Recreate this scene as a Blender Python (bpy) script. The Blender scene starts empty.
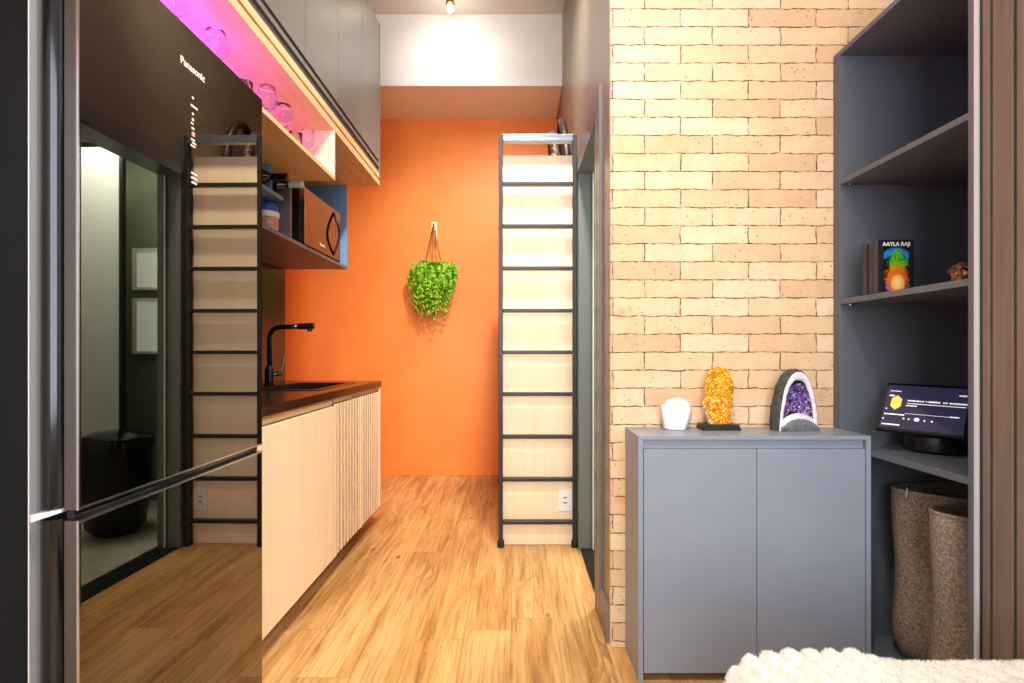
import bpy, bmesh, math, random
from mathutils import Vector, Matrix, noise
PI = math.pi
random.seed(7)
S = bpy.context.scene
C = bpy.context.collection

# ------------------------------------------------------------------ camera, world, lights, exposure
def srgb(r, g, b):
    f = lambda c: (c/255/12.92) if c/255 <= 0.04045 else ((c/255+0.055)/1.055)**2.4
    return (f(r), f(g), f(b), 1.0)

cam = bpy.data.cameras.new('camera'); cam_o = bpy.data.objects.new('camera', cam); C.objects.link(cam_o)
cam.sensor_width = 36.0; cam.lens = 545/1024*36
cam.shift_x = -3/1024; cam.shift_y = 10/1024
cam.clip_start = 0.02
cam_o.location = (0, 0, 1.087); cam_o.rotation_euler = (PI/2, 0, 0)
S.camera = cam_o

S.view_settings.view_transform = 'Standard'
S.view_settings.look = 'None'
S.view_settings.exposure = 0.1
S.view_settings.gamma = 1.0
S.view_settings.use_curve_mapping = False
S.cycles.use_denoising = True
S.cycles.max_bounces = 10
S.cycles.diffuse_bounces = 6
S.cycles.caustics_reflective = False
S.cycles.sample_clamp_indirect = 6

W = bpy.data.worlds.new('world'); S.world = W; W.use_nodes = True
wn = W.node_tree; bgn = wn.nodes['Background']
bgn.inputs[0].default_value = (0.86, 0.93, 1.0, 1); bgn.inputs[1].default_value = 1.0

def area(name, loc, rot, sx, sy, power, col, spread=PI):
    l = bpy.data.lights.new(name, 'AREA'); l.shape = 'RECTANGLE'; l.size = sx; l.size_y = sy
    l.energy = power; l.color = col[:3]; l.spread = spread
    o = bpy.data.objects.new(name, l); C.objects.link(o); o.location = loc; o.rotation_euler = rot
    return o
# daylight entering through the big window behind the camera
area('window_daylight', (0.1, -2.70, 1.9), (PI/2, 0, 0), 2.5, 2.6, 158, (0.95, 0.975, 1.0))

# ------------------------------------------------------------------ materials
def nmat(name):
    m = bpy.data.materials.new(name); m.use_nodes = True
    nt = m.node_tree; b = nt.nodes['Principled BSDF']
    return m, nt, b
def setp(b, rough=0.5, metal=0.0, spec=0.5, coat=0.0, coat_rough=0.05, trans=0.0, ior=1.45):
    b.inputs['Roughness'].default_value = rough; b.inputs['Metallic'].default_value = metal
    b.inputs['Specular IOR Level'].default_value = spec; b.inputs['Coat Weight'].default_value = coat
    b.inputs['Coat Roughness'].default_value = coat_rough
    b.inputs['Transmission Weight'].default_value = trans; b.inputs['IOR'].default_value = ior
def N(nt, t, **kw):
    n = nt.nodes.new(t)
    for k, v in kw.items(): setattr(n, k, v)
    return n
def ramp(nt, stops):
    r = N(nt, 'ShaderNodeValToRGB'); e = r.color_ramp.elements
    while len(e) < len(stops): e.new(0.5)
    for i, (p, c) in enumerate(stops): e[i].position = p; e[i].color = c
    return r
def coords(nt, scale=(1, 1, 1), loc=(0, 0, 0), rot=(0, 0, 0)):
    tc = N(nt, 'ShaderNodeTexCoord'); mp = N(nt, 'ShaderNodeMapping')
    mp.inputs['Scale'].default_value = scale; mp.inputs['Location'].default_value = loc; mp.inputs['Rotation'].default_value = rot
    nt.links.new(tc.outputs['Object'], mp.inputs['Vector']); return mp.outputs[0]
def noise_n(nt, vec, scale, detail=4, rough=0.5, dist=0.0):
    n = N(nt, 'ShaderNodeTexNoise'); n.inputs['Scale'].default_value = scale; n.inputs['Detail'].default_value = detail
    n.inputs['Roughness'].default_value = rough; n.inputs['Distortion'].default_value = dist
    nt.links.new(vec, n.inputs['Vector']); return n.outputs[0]
def mixc(nt, fac, a, b, mode='MIX'):
    m = N(nt, 'ShaderNodeMix', data_type='RGBA', blend_type=mode)
    if isinstance(fac, (int, float)): m.inputs[0].default_value = fac
    else: nt.links.new(fac, m.inputs[0])
    for i, v in ((6, a), (7, b)):
        if isinstance(v, tuple): m.inputs[i].default_value = v
        else: nt.links.new(v, m.inputs[i])
    return m.outputs[2]
def bump(nt, b, h, strength=0.3, dist=0.01):
    bp = N(nt, 'ShaderNodeBump'); bp.inputs['Strength'].default_value = strength; bp.inputs['Distance'].default_value = dist
    nt.links.new(h, bp.inputs['Height']); nt.links.new(bp.outputs[0], b.inputs['Normal'])
def mathn(nt, op, a, b=None, clamp=False):
    m = N(nt, 'ShaderNodeMath', operation=op, use_clamp=clamp)
    for i, v in enumerate((a, b)):
        if v is None: continue
        if isinstance(v, (int, float)): m.inputs[i].default_value = v
        else: nt.links.new(v, m.inputs[i])
    return m.outputs[0]

def plain(name, col, rough=0.5, metal=0.0, spec=0.5, var=0.06, vs=6.0, bmp=0.0, bs=200, **kw):
    m, nt, b = nmat(name); setp(b, rough, metal, spec, **kw)
    v = coords(nt); n = noise_n(nt, v, vs, 3)
    r = ramp(nt, [(0.3, tuple(c*(1-var) for c in col[:3])+(1,)), (0.7, tuple(min(1, c*(1+var)) for c in col[:3])+(1,))])
    nt.links.new(n, r.inputs[0]); nt.links.new(r.outputs[0], b.inputs['Base Color'])
    if bmp: bump(nt, b, noise_n(nt, v, bs, 3), bmp, 0.002)
    return m
def emis(name, col, strength):
    m, nt, b = nmat(name); setp(b, 0.4)
    b.inputs['Base Color'].default_value = col; b.inputs['Emission Color'].default_value = col
    b.inputs['Emission Strength'].default_value = strength; return m
def oak(name, light, dark, axis='z', rough=0.5, spec=0.3, contrast=1.0):
    m, nt, b = nmat(name); setp(b, rough, 0, spec)
    sc = {'z': (9, 9, 0.7), 'y': (9, 0.7, 9), 'x': (0.7, 9, 9)}[axis]
    v = coords(nt, sc); n1 = noise_n(nt, v, 1.6, 6, 0.62, 0.5)
    v2 = coords(nt, tuple(s*4 for s in sc)); n2 = noise_n(nt, v2, 2.0, 3, 0.6)
    f = mathn(nt, 'ADD', mathn(nt, 'MULTIPLY', n1, 0.7), mathn(nt, 'MULTIPLY', n2, 0.3))
    r = ramp(nt, [(0.5-0.2/contrast, dark), (0.5+0.12/contrast, light)])
    nt.links.new(f, r.inputs[0]); nt.links.new(r.outputs[0], b.inputs['Base Color'])
    bump(nt, b, n2, 0.05, 0.002); return m

M = {}
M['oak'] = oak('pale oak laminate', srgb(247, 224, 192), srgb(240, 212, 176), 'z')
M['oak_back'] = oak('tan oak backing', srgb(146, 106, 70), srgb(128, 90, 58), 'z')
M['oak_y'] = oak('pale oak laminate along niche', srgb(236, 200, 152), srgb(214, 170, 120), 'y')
M['grey'] = plain('grey lacquered board', srgb(136, 145, 160), 0.34, 0, 0.45, 0.03)
M['grey_unit'] = plain('grey melamine board', srgb(94, 98, 107), 0.34, 0, 0.4, 0.03)
M['upper_grey'] = plain('grey door with warm light tint', srgb(108, 106, 102), 0.34, 0, 0.5, 0.03)  # same grey as the other boards, with warm light tinted into it
M['blue_grey'] = plain('blue grey board', srgb(112, 156, 204), 0.4, 0, 0.4, 0.03)
M['white'] = plain('white paint', srgb(232, 230, 226), 0.7, 0, 0.2, 0.015)
M['ceiling'] = plain('off white ceiling paint', srgb(222, 216, 208), 0.8, 0, 0.1, 0.02)
M['taupe'] = plain('taupe wall paint', srgb(128, 117, 102), 0.34, 0, 0.4, 0.03, 2.0)
M['casing'] = plain('grey door casing', srgb(112, 108, 104), 0.35, 0, 0.5, 0.02)
M['jamb'] = plain('grey green door jamb', srgb(104, 110, 104), 0.3, 0, 0.5, 0.02)
M['black_metal'] = plain('black powder coated steel', srgb(46, 44, 46), 0.35, 0.3, 0.5, 0.05)
M['grey_metal'] = plain('blue grey coated steel', srgb(96, 104, 116), 0.3, 0.5, 0.5, 0.03)
M['matte_black'] = plain('matt black', srgb(20, 20, 21), 0.35, 0, 0.5, 0.1)
M['gloss_black'] = plain('gloss black plastic', srgb(12, 12, 13), 0.12, 0, 0.6, 0.1)
M['chrome'] = plain('brushed chrome', srgb(200, 200, 204), 0.18, 1.0, 0.5, 0.03)
M['alu'] = plain('satin aluminium', srgb(226, 226, 230), 0.45, 0.35, 0.5, 0.02)
M['steel_dark'] = plain('dark brushed steel', srgb(98, 94, 92), 0.36, 0.9, 0.5, 0.04)
M['fridge_body'] = plain('black fridge side', srgb(12, 13, 17), 0.5, 0, 0.2, 0.08)
M['fridge_curve'] = plain('dark polished door flank', srgb(56, 56, 60), 0.12, 0.95, 0.5, 0.04)
M['plastic_white'] = plain('white plastic', srgb(238, 236, 232), 0.35, 0, 0.5, 0.01)
M['rubber'] = plain('black rubber', srgb(28, 26, 26), 0.7)
M['brass'] = plain('aged brass', srgb(120, 84, 44), 0.3, 0.9, 0.5, 0.05)
M['red'] = plain('red foil', srgb(190, 30, 30), 0.35)
M['silver_foil'] = plain('silver green foil', srgb(190, 200, 186), 0.4, 0.2)
M['bottle'] = plain('dark bottle glass', srgb(14, 20, 12), 0.08, 0, 0.6)
M['green_wall'] = plain('green cement plaster', srgb(112, 122, 100), 0.6, 0, 0.3, 0.14, 5.0)
M['stone'] = plain('light veined stone floor', srgb(172, 168, 150), 0.4, 0, 0.4, 0.16, 8.0)
M['soil'] = plain('brown cord', srgb(110, 50, 30), 0.8)
M['led'] = emis('purple led strip', (0.45, 0.08, 1.0, 1), 6.0)
M['bulb'] = emis('lit bulb', (1.0, 0.9, 0.72, 1), 12.0)

# fridge glass: dark mirror
def fridge_glass():
    m, nt, b = nmat('black mirror glass'); setp(b, 0.015, 1.0)
    b.inputs['Base Color'].default_value = (0.165, 0.142, 0.115, 1); return m
M['mirror'] = fridge_glass()
def mw_glass():
    m, nt, b = nmat('brown mirror glass'); setp(b, 0.06, 1.0)
    b.inputs['Base Color'].default_value = (0.12, 0.085, 0.07, 1); return m
M['mw_mirror'] = mw_glass()
def glass():
    m, nt, b = nmat('clear glass'); setp(b, 0.0, 0, 0.5, trans=1.0, ior=1.22)
    b.inputs['Base Color'].default_value = (0.97, 0.97, 1, 1); return m
M['glass'] = glass()
def frosted():
    m, nt, b = nmat('frosted glass panel'); setp(b, 0.3, 0, 0.5)
    b.inputs['Base Color'].default_value = srgb(205, 212, 208); return m
M['frosted'] = frosted()

def orange():
    m, nt, b = nmat('orange wall paint'); setp(b, 0.42, 0, 0.35)
    v = coords(nt); n = noise_n(nt, v, 1.8, 6, 0.6, 0.4)
    r = ramp(nt, [(0.3, srgb(242, 136, 62)), (0.7, srgb(249, 150, 74))])
    nt.links.new(n, r.inputs[0]); nt.links.new(r.outputs[0], b.inputs['Base Color'])
    bump(nt, b, noise_n(nt, v, 9, 5), 0.08, 0.01); return m
M['orange'] = orange()

def granite():
    m, nt, b = nmat('dark brown polished granite'); setp(b, 0.2, 0, 0.4)
    v = coords(nt); n = noise_n(nt, v, 45, 6, 0.7)
    r = ramp(nt, [(0.42, srgb(20, 13, 11)), (0.6, srgb(44, 28, 22)), (0.74, srgb(84, 66, 56))])
    nt.links.new(n, r.inputs[0]); nt.links.new(r.outputs[0], b.inputs['Base Color']); return m
M['granite'] = granite()

def floor_mat():
    m, nt, b = nmat('oak plank floor'); setp(b, 0.36, 0, 0.35)
    tc = N(nt, 'ShaderNodeTexCoord'); sp = N(nt, 'ShaderNodeSeparateXYZ'); nt.links.new(tc.outputs['Object'], sp.inputs[0])
    cb = N(nt, 'ShaderNodeCombineXYZ'); nt.links.new(sp.outputs[1], cb.inputs[0]); nt.links.new(sp.outputs[0], cb.inputs[1])
    mp = N(nt, 'ShaderNodeMapping'); mp.inputs['Location'].default_value = (8.4, 5.0, 0); nt.links.new(cb.outputs[0], mp.inputs[0])
    # every row of planks starts at its own point along the room
    s2 = N(nt, 'ShaderNodeSeparateXYZ'); nt.links.new(mp.outputs[0], s2.inputs[0])
    row = mathn(nt, 'FLOOR', mathn(nt, 'DIVIDE', s2.outputs[1], 0.178)); wn_ = N(nt, 'ShaderNodeTexWhiteNoise', noise_dimensions='1D'); nt.links.new(row, wn_.inputs['W'])
    xs = mathn(nt, 'ADD', s2.outputs[0], mathn(nt, 'MULTIPLY', wn_.outputs['Value'], 1.83)); c2 = N(nt, 'ShaderNodeCombineXYZ'); nt.links.new(xs, c2.inputs[0]); nt.links.new(s2.outputs[1], c2.inputs[1])
    br = N(nt, 'ShaderNodeTexBrick', offset=0.0, offset_frequency=2)
    br.inputs['Scale'].default_value = 1; br.inputs['Brick Width'].default_value = 1.83; br.inputs['Row Height'].default_value = 0.178
    br.inputs['Mortar Size'].default_value = 0.0012; br.inputs['Mortar Smooth'].default_value = 0.3; br.inputs['Bias'].default_value = 0
    br.inputs['Color1'].default_value = (0, 0, 0, 1); br.inputs['Color2'].default_value = (1, 1, 1, 1); br.inputs['Mortar'].default_value = (0.5, 0.5, 0.5, 1)
    nt.links.new(c2.outputs[0], br.inputs['Vector'])
    tone = br.outputs['Color']
    # grain coordinates shifted per plank
    sh = N(nt, 'ShaderNodeVectorMath', operation='SCALE'); nt.links.new(tone, sh.inputs[0]); sh.inputs['Scale'].default_value = 37.0
    ad = N(nt, 'ShaderNodeVectorMath', operation='ADD'); nt.links.new(tc.outputs['Object'], ad.inputs[0]); nt.links.new(sh.outputs[0], ad.inputs[1])
    g = N(nt, 'ShaderNodeMapping'); g.inputs['Scale'].default_value = (9, 0.8, 1); nt.links.new(ad.outputs[0], g.inputs[0])
    n1 = noise_n(nt, g.outputs[0], 1.6, 7, 0.62, 0.5)
    g2 = N(nt, 'ShaderNodeMapping'); g2.inputs['Scale'].default_value = (5.5, 0.75, 1); nt.links.new(ad.outputs[0], g2.inputs[0])
    n2 = noise_n(nt, g2.outputs[0], 1.5, 2, 0.5, 0.3)
    rings = mathn(nt, 'FRACT', mathn(nt, 'MULTIPLY', n2, 13.0))
    rings = mathn(nt, 'POWER', rings, 3.0)
    gate = ramp(nt, [(0.53, (0, 0, 0, 1)), (0.66, (1, 1, 1, 1))]); nt.links.new(noise_n(nt, g2.outputs[0], 0.8, 1), gate.inputs[0])
    rings = mathn(nt, 'MULTIPLY', rings, gate.outputs[0])
    g3 = N(nt, 'ShaderNodeMapping'); g3.inputs['Scale'].default_value = (90, 3.5, 1); nt.links.new(ad.outputs[0], g3.inputs[0])
    n3 = noise_n(nt, g3.outputs[0], 1.0, 3, 0.6)
    base = ramp(nt, [(0.26, srgb(146, 96, 46)), (0.42, srgb(188, 138, 80)), (0.58, srgb(210, 166, 108))]); nt.links.new(n1, base.inputs[0])
    c = mixc(nt, mathn(nt, 'MULTIPLY', rings, 0.6), base.outputs[0], srgb(128, 74, 26))
    fine = ramp(nt, [(0.36, (0.74, 0.70, 0.64, 1)), (0.50, (1, 1, 1, 1))]); nt.links.new(n3, fine.inputs[0])
    c = mixc(nt, 1.0, c, fine.outputs[0], 'MULTIPLY')
    tr = ramp(nt, [(0.0, (0.90, 0.88, 0.86, 1)), (1.0, (1.06, 1.05, 1.04, 1))]); nt.links.new(tone, tr.inputs[0])
    c = mixc(nt, 1.0, c, tr.outputs[0], 'MULTIPLY')
    # knots
    vo = N(nt, 'ShaderNodeTexVoronoi'); k = N(nt, 'ShaderNodeMapping'); k.inputs['Scale'].default_value = (5.5, 2.6, 1)
    nt.links.new(tc.outputs['Object'], k.inputs[0]); nt.links.new(k.outputs[0], vo.inputs['Vector']); vo.inputs['Scale'].default_value = 1.0
    kr = ramp(nt, [(0.03, (1, 1, 1, 1)), (0.075, (0, 0, 0, 1))]); nt.links.new(vo.outputs['Distance'], kr.inputs[0])
    c = mixc(nt, mathn(nt, 'MULTIPLY', kr.outputs[0], 0.75), c, srgb(96, 52, 24))
    c = mixc(nt, mathn(nt, 'MULTIPLY', br.outputs['Fac'], 0.55), c, srgb(90, 54, 26))
    nt.links.new(c, b.inputs['Base Color'])
    bump(nt, b, n1, 0.05, 0.003); return m
M['floor'] = floor_mat()

def brick_mat():
    m, nt, b = nmat('pale salmon thin brick'); setp(b, 0.8, 0, 0.15)
    tc = N(nt, 'ShaderNodeTexCoord'); sp = N(nt, 'ShaderNodeSeparateXYZ'); nt.links.new(tc.outputs['Object'], sp.inputs[0])
    # the corridor return shows the bricks' heads: use x + y so courses carry on round the corner
    sx = mathn(nt, 'ADD', sp.outputs[0], 25.0-0.477)
    sz = mathn(nt, 'ADD', sp.outputs[2], 0.0665*200-1.0844)
    cb = N(nt, 'ShaderNodeCombineXYZ'); nt.links.new(sx, cb.inputs[0]); nt.links.new(sz, cb.inputs[1])
    wob = N(nt, 'ShaderNodeTexNoise'); wob.inputs['Scale'].default_value = 22; wob.inputs['Detail'].default_value = 5; nt.links.new(tc.outputs['Object'], wob.inputs['Vector'])
    ws = N(nt, 'ShaderNodeVectorMath', operation='SUBTRACT'); nt.links.new(wob.outputs['Color'], ws.inputs[0]); ws.inputs[1].default_value = (0.5, 0.5, 0.5)
    wk = N(nt, 'ShaderNodeVectorMath', operation='SCALE'); nt.links.new(ws.outputs[0], wk.inputs[0]); wk.inputs['Scale'].default_value = 0.014
    ad = N(nt, 'ShaderNodeVectorMath', operation='ADD'); nt.links.new(cb.outputs[0], ad.inputs[0]); nt.links.new(wk.outputs[0], ad.inputs[1])
    br = N(nt, 'ShaderNodeTexBrick', offset=0.47, offset_frequency=2)
    for k, v in (('Scale', 1), ('Brick Width', 0.25), ('Row Height', 0.0665), ('Mortar Size', 0.0027), ('Mortar Smooth', 0.5), ('Bias', 0.0)): br.inputs[k].default_value = v
    br.inputs['Color1'].default_value = (0, 0, 0, 1); br.inputs['Color2'].default_value = (1, 1, 1, 1); br.inputs['Mortar'].default_value = (0.5, 0.5, 0.5, 1)
    nt.links.new(ad.outputs[0], br.inputs['Vector'])
    tone = ramp(nt, [(0.0, srgb(210, 174, 138)), (0.3, srgb(219, 187, 151)), (0.7, srgb(223, 193, 158)), (1.0, srgb(228, 201, 168))]); nt.links.new(br.outputs['Color'], tone.inputs[0])
    n1 = noise_n(nt, tc.outputs['Object'], 12, 5, 0.6)
    t2 = ramp(nt, [(0.3, (0.93, 0.88, 0.83, 1)), (0.6, (1, 1, 1, 1))]); nt.links.new(n1, t2.inputs[0])
    c = mixc(nt, 1.0, tone.outputs[0], t2.outputs[0], 'MULTIPLY')
    sc_ = noise_n(nt, tc.outputs['Object'], 60, 4, 0.75, 0.6)
    s3 = ramp(nt, [(0.30, (0.80, 0.74, 0.68, 1)), (0.42, (1, 1, 1, 1))]); nt.links.new(sc_, s3.inputs[0])
    c = mixc(nt, 1.0, c, s3.outputs[0], 'MULTIPLY')
    pit = N(nt, 'ShaderNodeTexVoronoi'); pit.inputs['Scale'].default_value = 42; nt.links.new(tc.outputs['Object'], pit.inputs['Vector'])
    pn = noise_n(nt, tc.outputs['Object'], 9, 3)
    pr = ramp(nt, [(0.10, (1, 1, 1, 1)), (0.20, (0, 0, 0, 1))]); nt.links.new(pit.outputs['Distance'], pr.inputs[0])
    pg = ramp(nt, [(0.43, (0, 0, 0, 1)), (0.6, (1, 1, 1, 1))]); nt.links.new(pn, pg.inputs[0])
    pits = mathn(nt, 'MULTIPLY', pr.outputs[0], pg.outputs[0])
    c = mixc(nt, mathn(nt, 'MULTIPLY', pits, 0.65), c, srgb(126, 84, 58))
    on = noise_n(nt, tc.outputs['Object'], 5.2, 3, 0.55, 0.4)
    og = ramp(nt, [(0.67, (0, 0, 0, 1)), (0.75, (1, 1, 1, 1))]); nt.links.new(on, og.inputs[0])
    c = mixc(nt, mathn(nt, 'MULTIPLY', og.outputs[0], 0.55), c, srgb(214, 120, 54))
    mn = noise_n(nt, tc.outputs['Object'], 38, 4, 0.7)
    mg = ramp(nt, [(0.38, (0.12, 0.12, 0.12, 1)), (0.56, (1, 1, 1, 1))]); nt.links.new(mn, mg.inputs[0])
    mf = mathn(nt, 'MULTIPLY', br.outputs['Fac'], mg.outputs[0])
    c = mixc(nt, mathn(nt, 'MULTIPLY', mf, 0.95), c, srgb(78, 48, 30))
    nt.links.new(c, b.inputs['Base Color'])
    h = mathn(nt, 'SUBTRACT', n1, mathn(nt, 'MULTIPLY', br.outputs['Fac'], 1.2))
    bump(nt, b, h, 0.6, 0.005); return m
M['brick'] = brick_mat()

def ribbed_wood():
    return oak('brown walnut laminate', srgb(134, 116, 102), srgb(104, 88, 76), 'z', 0.42, 0.4)
M['walnut'] = ribbed_wood()
M['groove'] = plain('dark brown groove', srgb(40, 30, 26), 0.5)

# ------------------------------------------------------------------ mesh helpers
def box(bm, x0, x1, y0, y1, z0, z1, bev=0.0, seg=2):
    r = bmesh.ops.create_cube(bm, size=1.0)
    vs = r['verts']
    for v in vs:
        v.co = Vector(((x0+x1)/2+v.co.x*(x1-x0), (y0+y1)/2+v.co.y*(y1-y0), (z0+z1)/2+v.co.z*(z1-z0)))
    if bev > 0:
        es = list({e for v in vs for e in v.link_edges})
        bmesh.ops.bevel(bm, geom=es, offset=bev, segments=seg, affect='EDGES', profile=0.6)
    return bm
def B(*a, **k): return box(bmesh.new(), *a, **k)
def tube(bm, pts, r, n=10, cap=True, taper=None):
    pts = [Vector(p) for p in pts]; rings = []
    t0 = (pts[1]-pts[0]).normalized()
    up = Vector((0, 0, 1)) if abs(t0.z) < 0.9 else Vector((1, 0, 0))
    nrm = t0.cross(up).normalized()
    for i, p in enumerate(pts):
        if i == 0: t = t0
        elif i == len(pts)-1: t = (pts[-1]-pts[-2]).normalized()
        else: t = ((pts[i]-pts[i-1]).normalized()+(pts[i+1]-pts[i]).normalized()).normalized()
        nrm = (nrm - t*nrm.dot(t)).normalized(); bn = t.cross(nrm)
        rr = r if taper is None else taper[i]
        rings.append([bm.verts.new(p+(nrm*math.cos(2*PI*k/n)+bn*math.sin(2*PI*k/n))*rr) for k in range(n)])
    for a, b in zip(rings, rings[1:]):
        for k in range(n): bm.faces.new((a[k], a[(k+1) % n], b[(k+1) % n], b[k]))
    if cap: bm.faces.new(rings[0][::-1]); bm.faces.new(rings[-1])
    return bm
def lathe(bm, prof, c=(0, 0, 0), n=24, axis='z'):
    rings = []
    for r, h in prof:
        ring = []
        for k in range(n):
            a = 2*PI*k/n; u, v = max(r, 1e-5)*math.cos(a), max(r, 1e-5)*math.sin(a)
            p = (u, v, h) if axis == 'z' else (h, u, v)
            ring.append(bm.verts.new(Vector(c)+Vector(p)))
        rings.append(ring)
    for a, b in zip(rings, rings[1:]):
        for k in range(n): bm.faces.new((a[k], a[(k+1) % n], b[(k+1) % n], b[k]))
    if prof[0][0] > 1e-4: bm.faces.new(rings[0][::-1])
    if prof[-1][0] > 1e-4: bm.faces.new(rings[-1])
    return bm
def prism(bm, poly, z0, z1):
    a = [bm.verts.new((x, y, z0)) for x, y in poly]; b = [bm.verts.new((x, y, z1)) for x, y in poly]; n = len(poly)
    bm.faces.new(a[::-1]); bm.faces.new(b)
    for k in range(n): bm.faces.new((a[k], a[(k+1) % n], b[(k+1) % n], b[k]))
    return bm

ORG = {}
def tag(o, label=None, cat=None, group=None, kind=None):
    if label: o['label'] = label
    if cat: o['category'] = cat
    if group: o['group'] = group
    if kind: o['kind'] = kind
    return o
def obj(name, bm, m, parent=None, smooth=False, org=None, label=None):
    bmesh.ops.recalc_face_normals(bm, faces=bm.faces)
    po = ORG[parent] if parent else Vector(org or (0, 0, 0))
    bmesh.ops.translate(bm, verts=bm.verts, vec=-po)
    me = bpy.data.meshes.new(name); bm.to_mesh(me); bm.free(); me.materials.append(m)
    if smooth:
        for p in me.polygons: p.use_smooth = True
        if smooth != 'all':
            me.set_sharp_from_angle(angle=math.radians(38))
    o = bpy.data.objects.new(name, me); C.objects.link(o)
    if parent: o.parent = parent; ORG[o] = po
    else: o.location = po; ORG[o] = po
    if label: o['label'] = label
    return o
def thing(name, label, cat, loc, group=None):
    o = bpy.data.objects.new(name, None); C.objects.link(o); o.location = loc; o.empty_display_size = 0.05
    ORG[o] = Vector(loc); return tag(o, label, cat, group)
def struct(name, bm, m, smooth=False):
    o = obj(name, bm, m, smooth=smooth); o['kind'] = 'structure'; return o
def copy_thing(r, loc, label=None, rotz=None):
    c = r.copy(); C.objects.link(c); c.location = loc
    if label: c['label'] = label
    if rotz is not None: c.rotation_euler = (0, 0, rotz)
    for ch in list(r.children):
        d = ch.copy(); C.objects.link(d); d.parent = c
        for g in ch.children:
            e = g.copy(); C.objects.link(e); e.parent = d
    return c
def text_mesh(name, s, size, mat_, parent, origin, xdir, ydir, extrude=0.0004, align='LEFT', bold=0.0, label=None):
    cu = bpy.data.curves.new('t', 'FONT'); cu.body = s; cu.size = size; cu.extrude = extrude; cu.align_x = align; cu.offset = bold
    to = bpy.data.objects.new('t', cu); C.objects.link(to)
    dg = bpy.context.evaluated_depsgraph_get(); me = bpy.data.meshes.new_from_object(to.evaluated_get(dg))
    bpy.data.objects.remove(to)
    X = Vector(xdir).normalized(); Y = Vector(ydir).normalized(); Z = X.cross(Y)
    mt = Matrix(((X.x, Y.x, Z.x), (X.y, Y.y, Z.y), (X.z, Y.z, Z.z)))
    bm = bmesh.new(); bm.from_mesh(me)
    for v in bm.verts: v.co = mt @ v.co + Vector(origin)
    return obj(name, bm, mat_, parent, label=label)

# ------------------------------------------------------------------ the setting
H = 3.68
struct('floor', B(-2.5, 1.95, -2.75, 4.9, -0.06, 0.0), M['floor'])
struct('ceiling', B(-2.5, 1.95, -2.75, 4.9, H, H+0.08), M['ceiling'])
struct('wall_back', B(-2.5, 0.37, 4.8, 4.9, 0, H), M['orange'])
bb = B(-2.4, 0.366, 4.785, 4.80, 0, 0.115, bev=0.003); struct('baseboard_back', bb, M['orange'])
struct('trim_1', B(-2.38, 0.364, 4.19, 4.80, 3.13, H), M['white'])        # dropped beam above the orange wall
# left wall, ends just past the kitchen run; the room widens behind it
bm = bmesh.new(); box(bm, -1.61, -1.492, -2.6, 3.50, 0, H)
struct('wall_left', bm, M['white'])
struct('wall_left_far', B(-2.5, -2.4, 3.50, 4.80, 0, H), M['orange'])
struct('wall_left_return', B(-2.5, -1.61, 3.40, 3.50, 0, H), M['white'])
def wx(y): return 0.3515+(y-2.006)*(0.37-0.3515)/(4.8-2.006)
bm = bmesh.new()
D0, D1, DT = 2.29, 3.02, 2.105
def wallseg(y0, y1, z0, z1, t=0.10): prism(bm, [(wx(y0), y0), (wx(y0)+t, y0), (wx(y1)+t, y1), (wx(y1), y1)], z0, z1)
wallseg(2.036, D0, 0, H); wallseg(D1, 4.8, 0, H); wallseg(D0, D1, DT, H)
struct('wall_right', bm, M['taupe'])
struct('wall_brick', B(0.3515, 1.80, 2.006, 2.036, 0, H), M['brick'])
struct('wall_right_room', B(1.80, 1.92, -2.6, 2.14, 0, H), M['white'])
bm = bmesh.new(); box(bm, 0.46, 1.80, 2.04, 2.14, 0, H); struct('wall_brick_backing', bm, M['white'])
# wall behind the camera with a wide window
bm = bmesh.new()
box(bm, -1.61, -1.20, -2.70, -2.6, 0, H); box(bm, 1.40, 1.92, -2.70, -2.6, 0, H)
box(bm, -1.20, 1.40, -2.70, -2.6, 0, 0.55); box(bm, -1.20, 1.40, -2.70, -2.6, 3.25, H)
struct('wall_front', bm, M['white'])
bm = bmesh.new()
for x in (-1.20, 0.07, 1.35): box(bm, x, x+0.05, -2.68, -2.63, 0.55, 3.25)
box(bm, -1.15, 1.35, -2.68, -2.63, 0.55, 0.60); box(bm, -1.15, 1.35, -2.68, -2.63, 3.20, 3.25)
struct('window_1', bm, M['black_metal'])
# baseboard on the corridor wall next to the brick
bm = bmesh.new(); prism(bm, [(wx(2.03)-0.013, 2.03), (wx(2.03), 2.03), (wx(2.20), 2.20), (wx(2.2)-0.013, 2.20)], 0, 0.135)
struct('baseboard_right', bm, M['casing'])

# doorway: casing, lining, sill
bm = bmesh.new()
def cas(y0, y1, z0, z1): prism(bm, [(wx(y0)-0.014, y0), (wx(y0), y0), (wx(y1), y1), (wx(y1)-0.014, y1)], z0, z1)
cas(2.20, D0-0.02, 0, 2.165); cas(D1+0.02, 3.055, 0, 2.165); cas(D0-0.02, D1+0.02, 2.085, 2.165)
struct('trim_2', bm, M['casing'])
bm = bmesh.new()
box(bm, wx(D0)-0.016, 0.474, D0-0.02, D0+0.015, 0.0, 2.085); box(bm, wx(D1)-0.010, 0.478, D1-0.03, D1+0.018, 0.0, 2.085)
box(bm, wx(D0)-0.012, 0.474, D0+0.015, D1-0.03, 2.065, 2.105)
box(bm, 0.42, 0.435, D1-0.042, D1-0.03, 0.0, 2.065)      # door stop
struct('door_1', bm, M['jamb'])
struct('trim_3', B(0.358, 0.475, D0+0.015, D1-0.03, 0.0, 0.006), M['matte_black'])
struct('trim_4', B(0.424, 0.430, D1-0.047, D1-0.042, 0.006, 2.06), M['plastic_white'])

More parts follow.
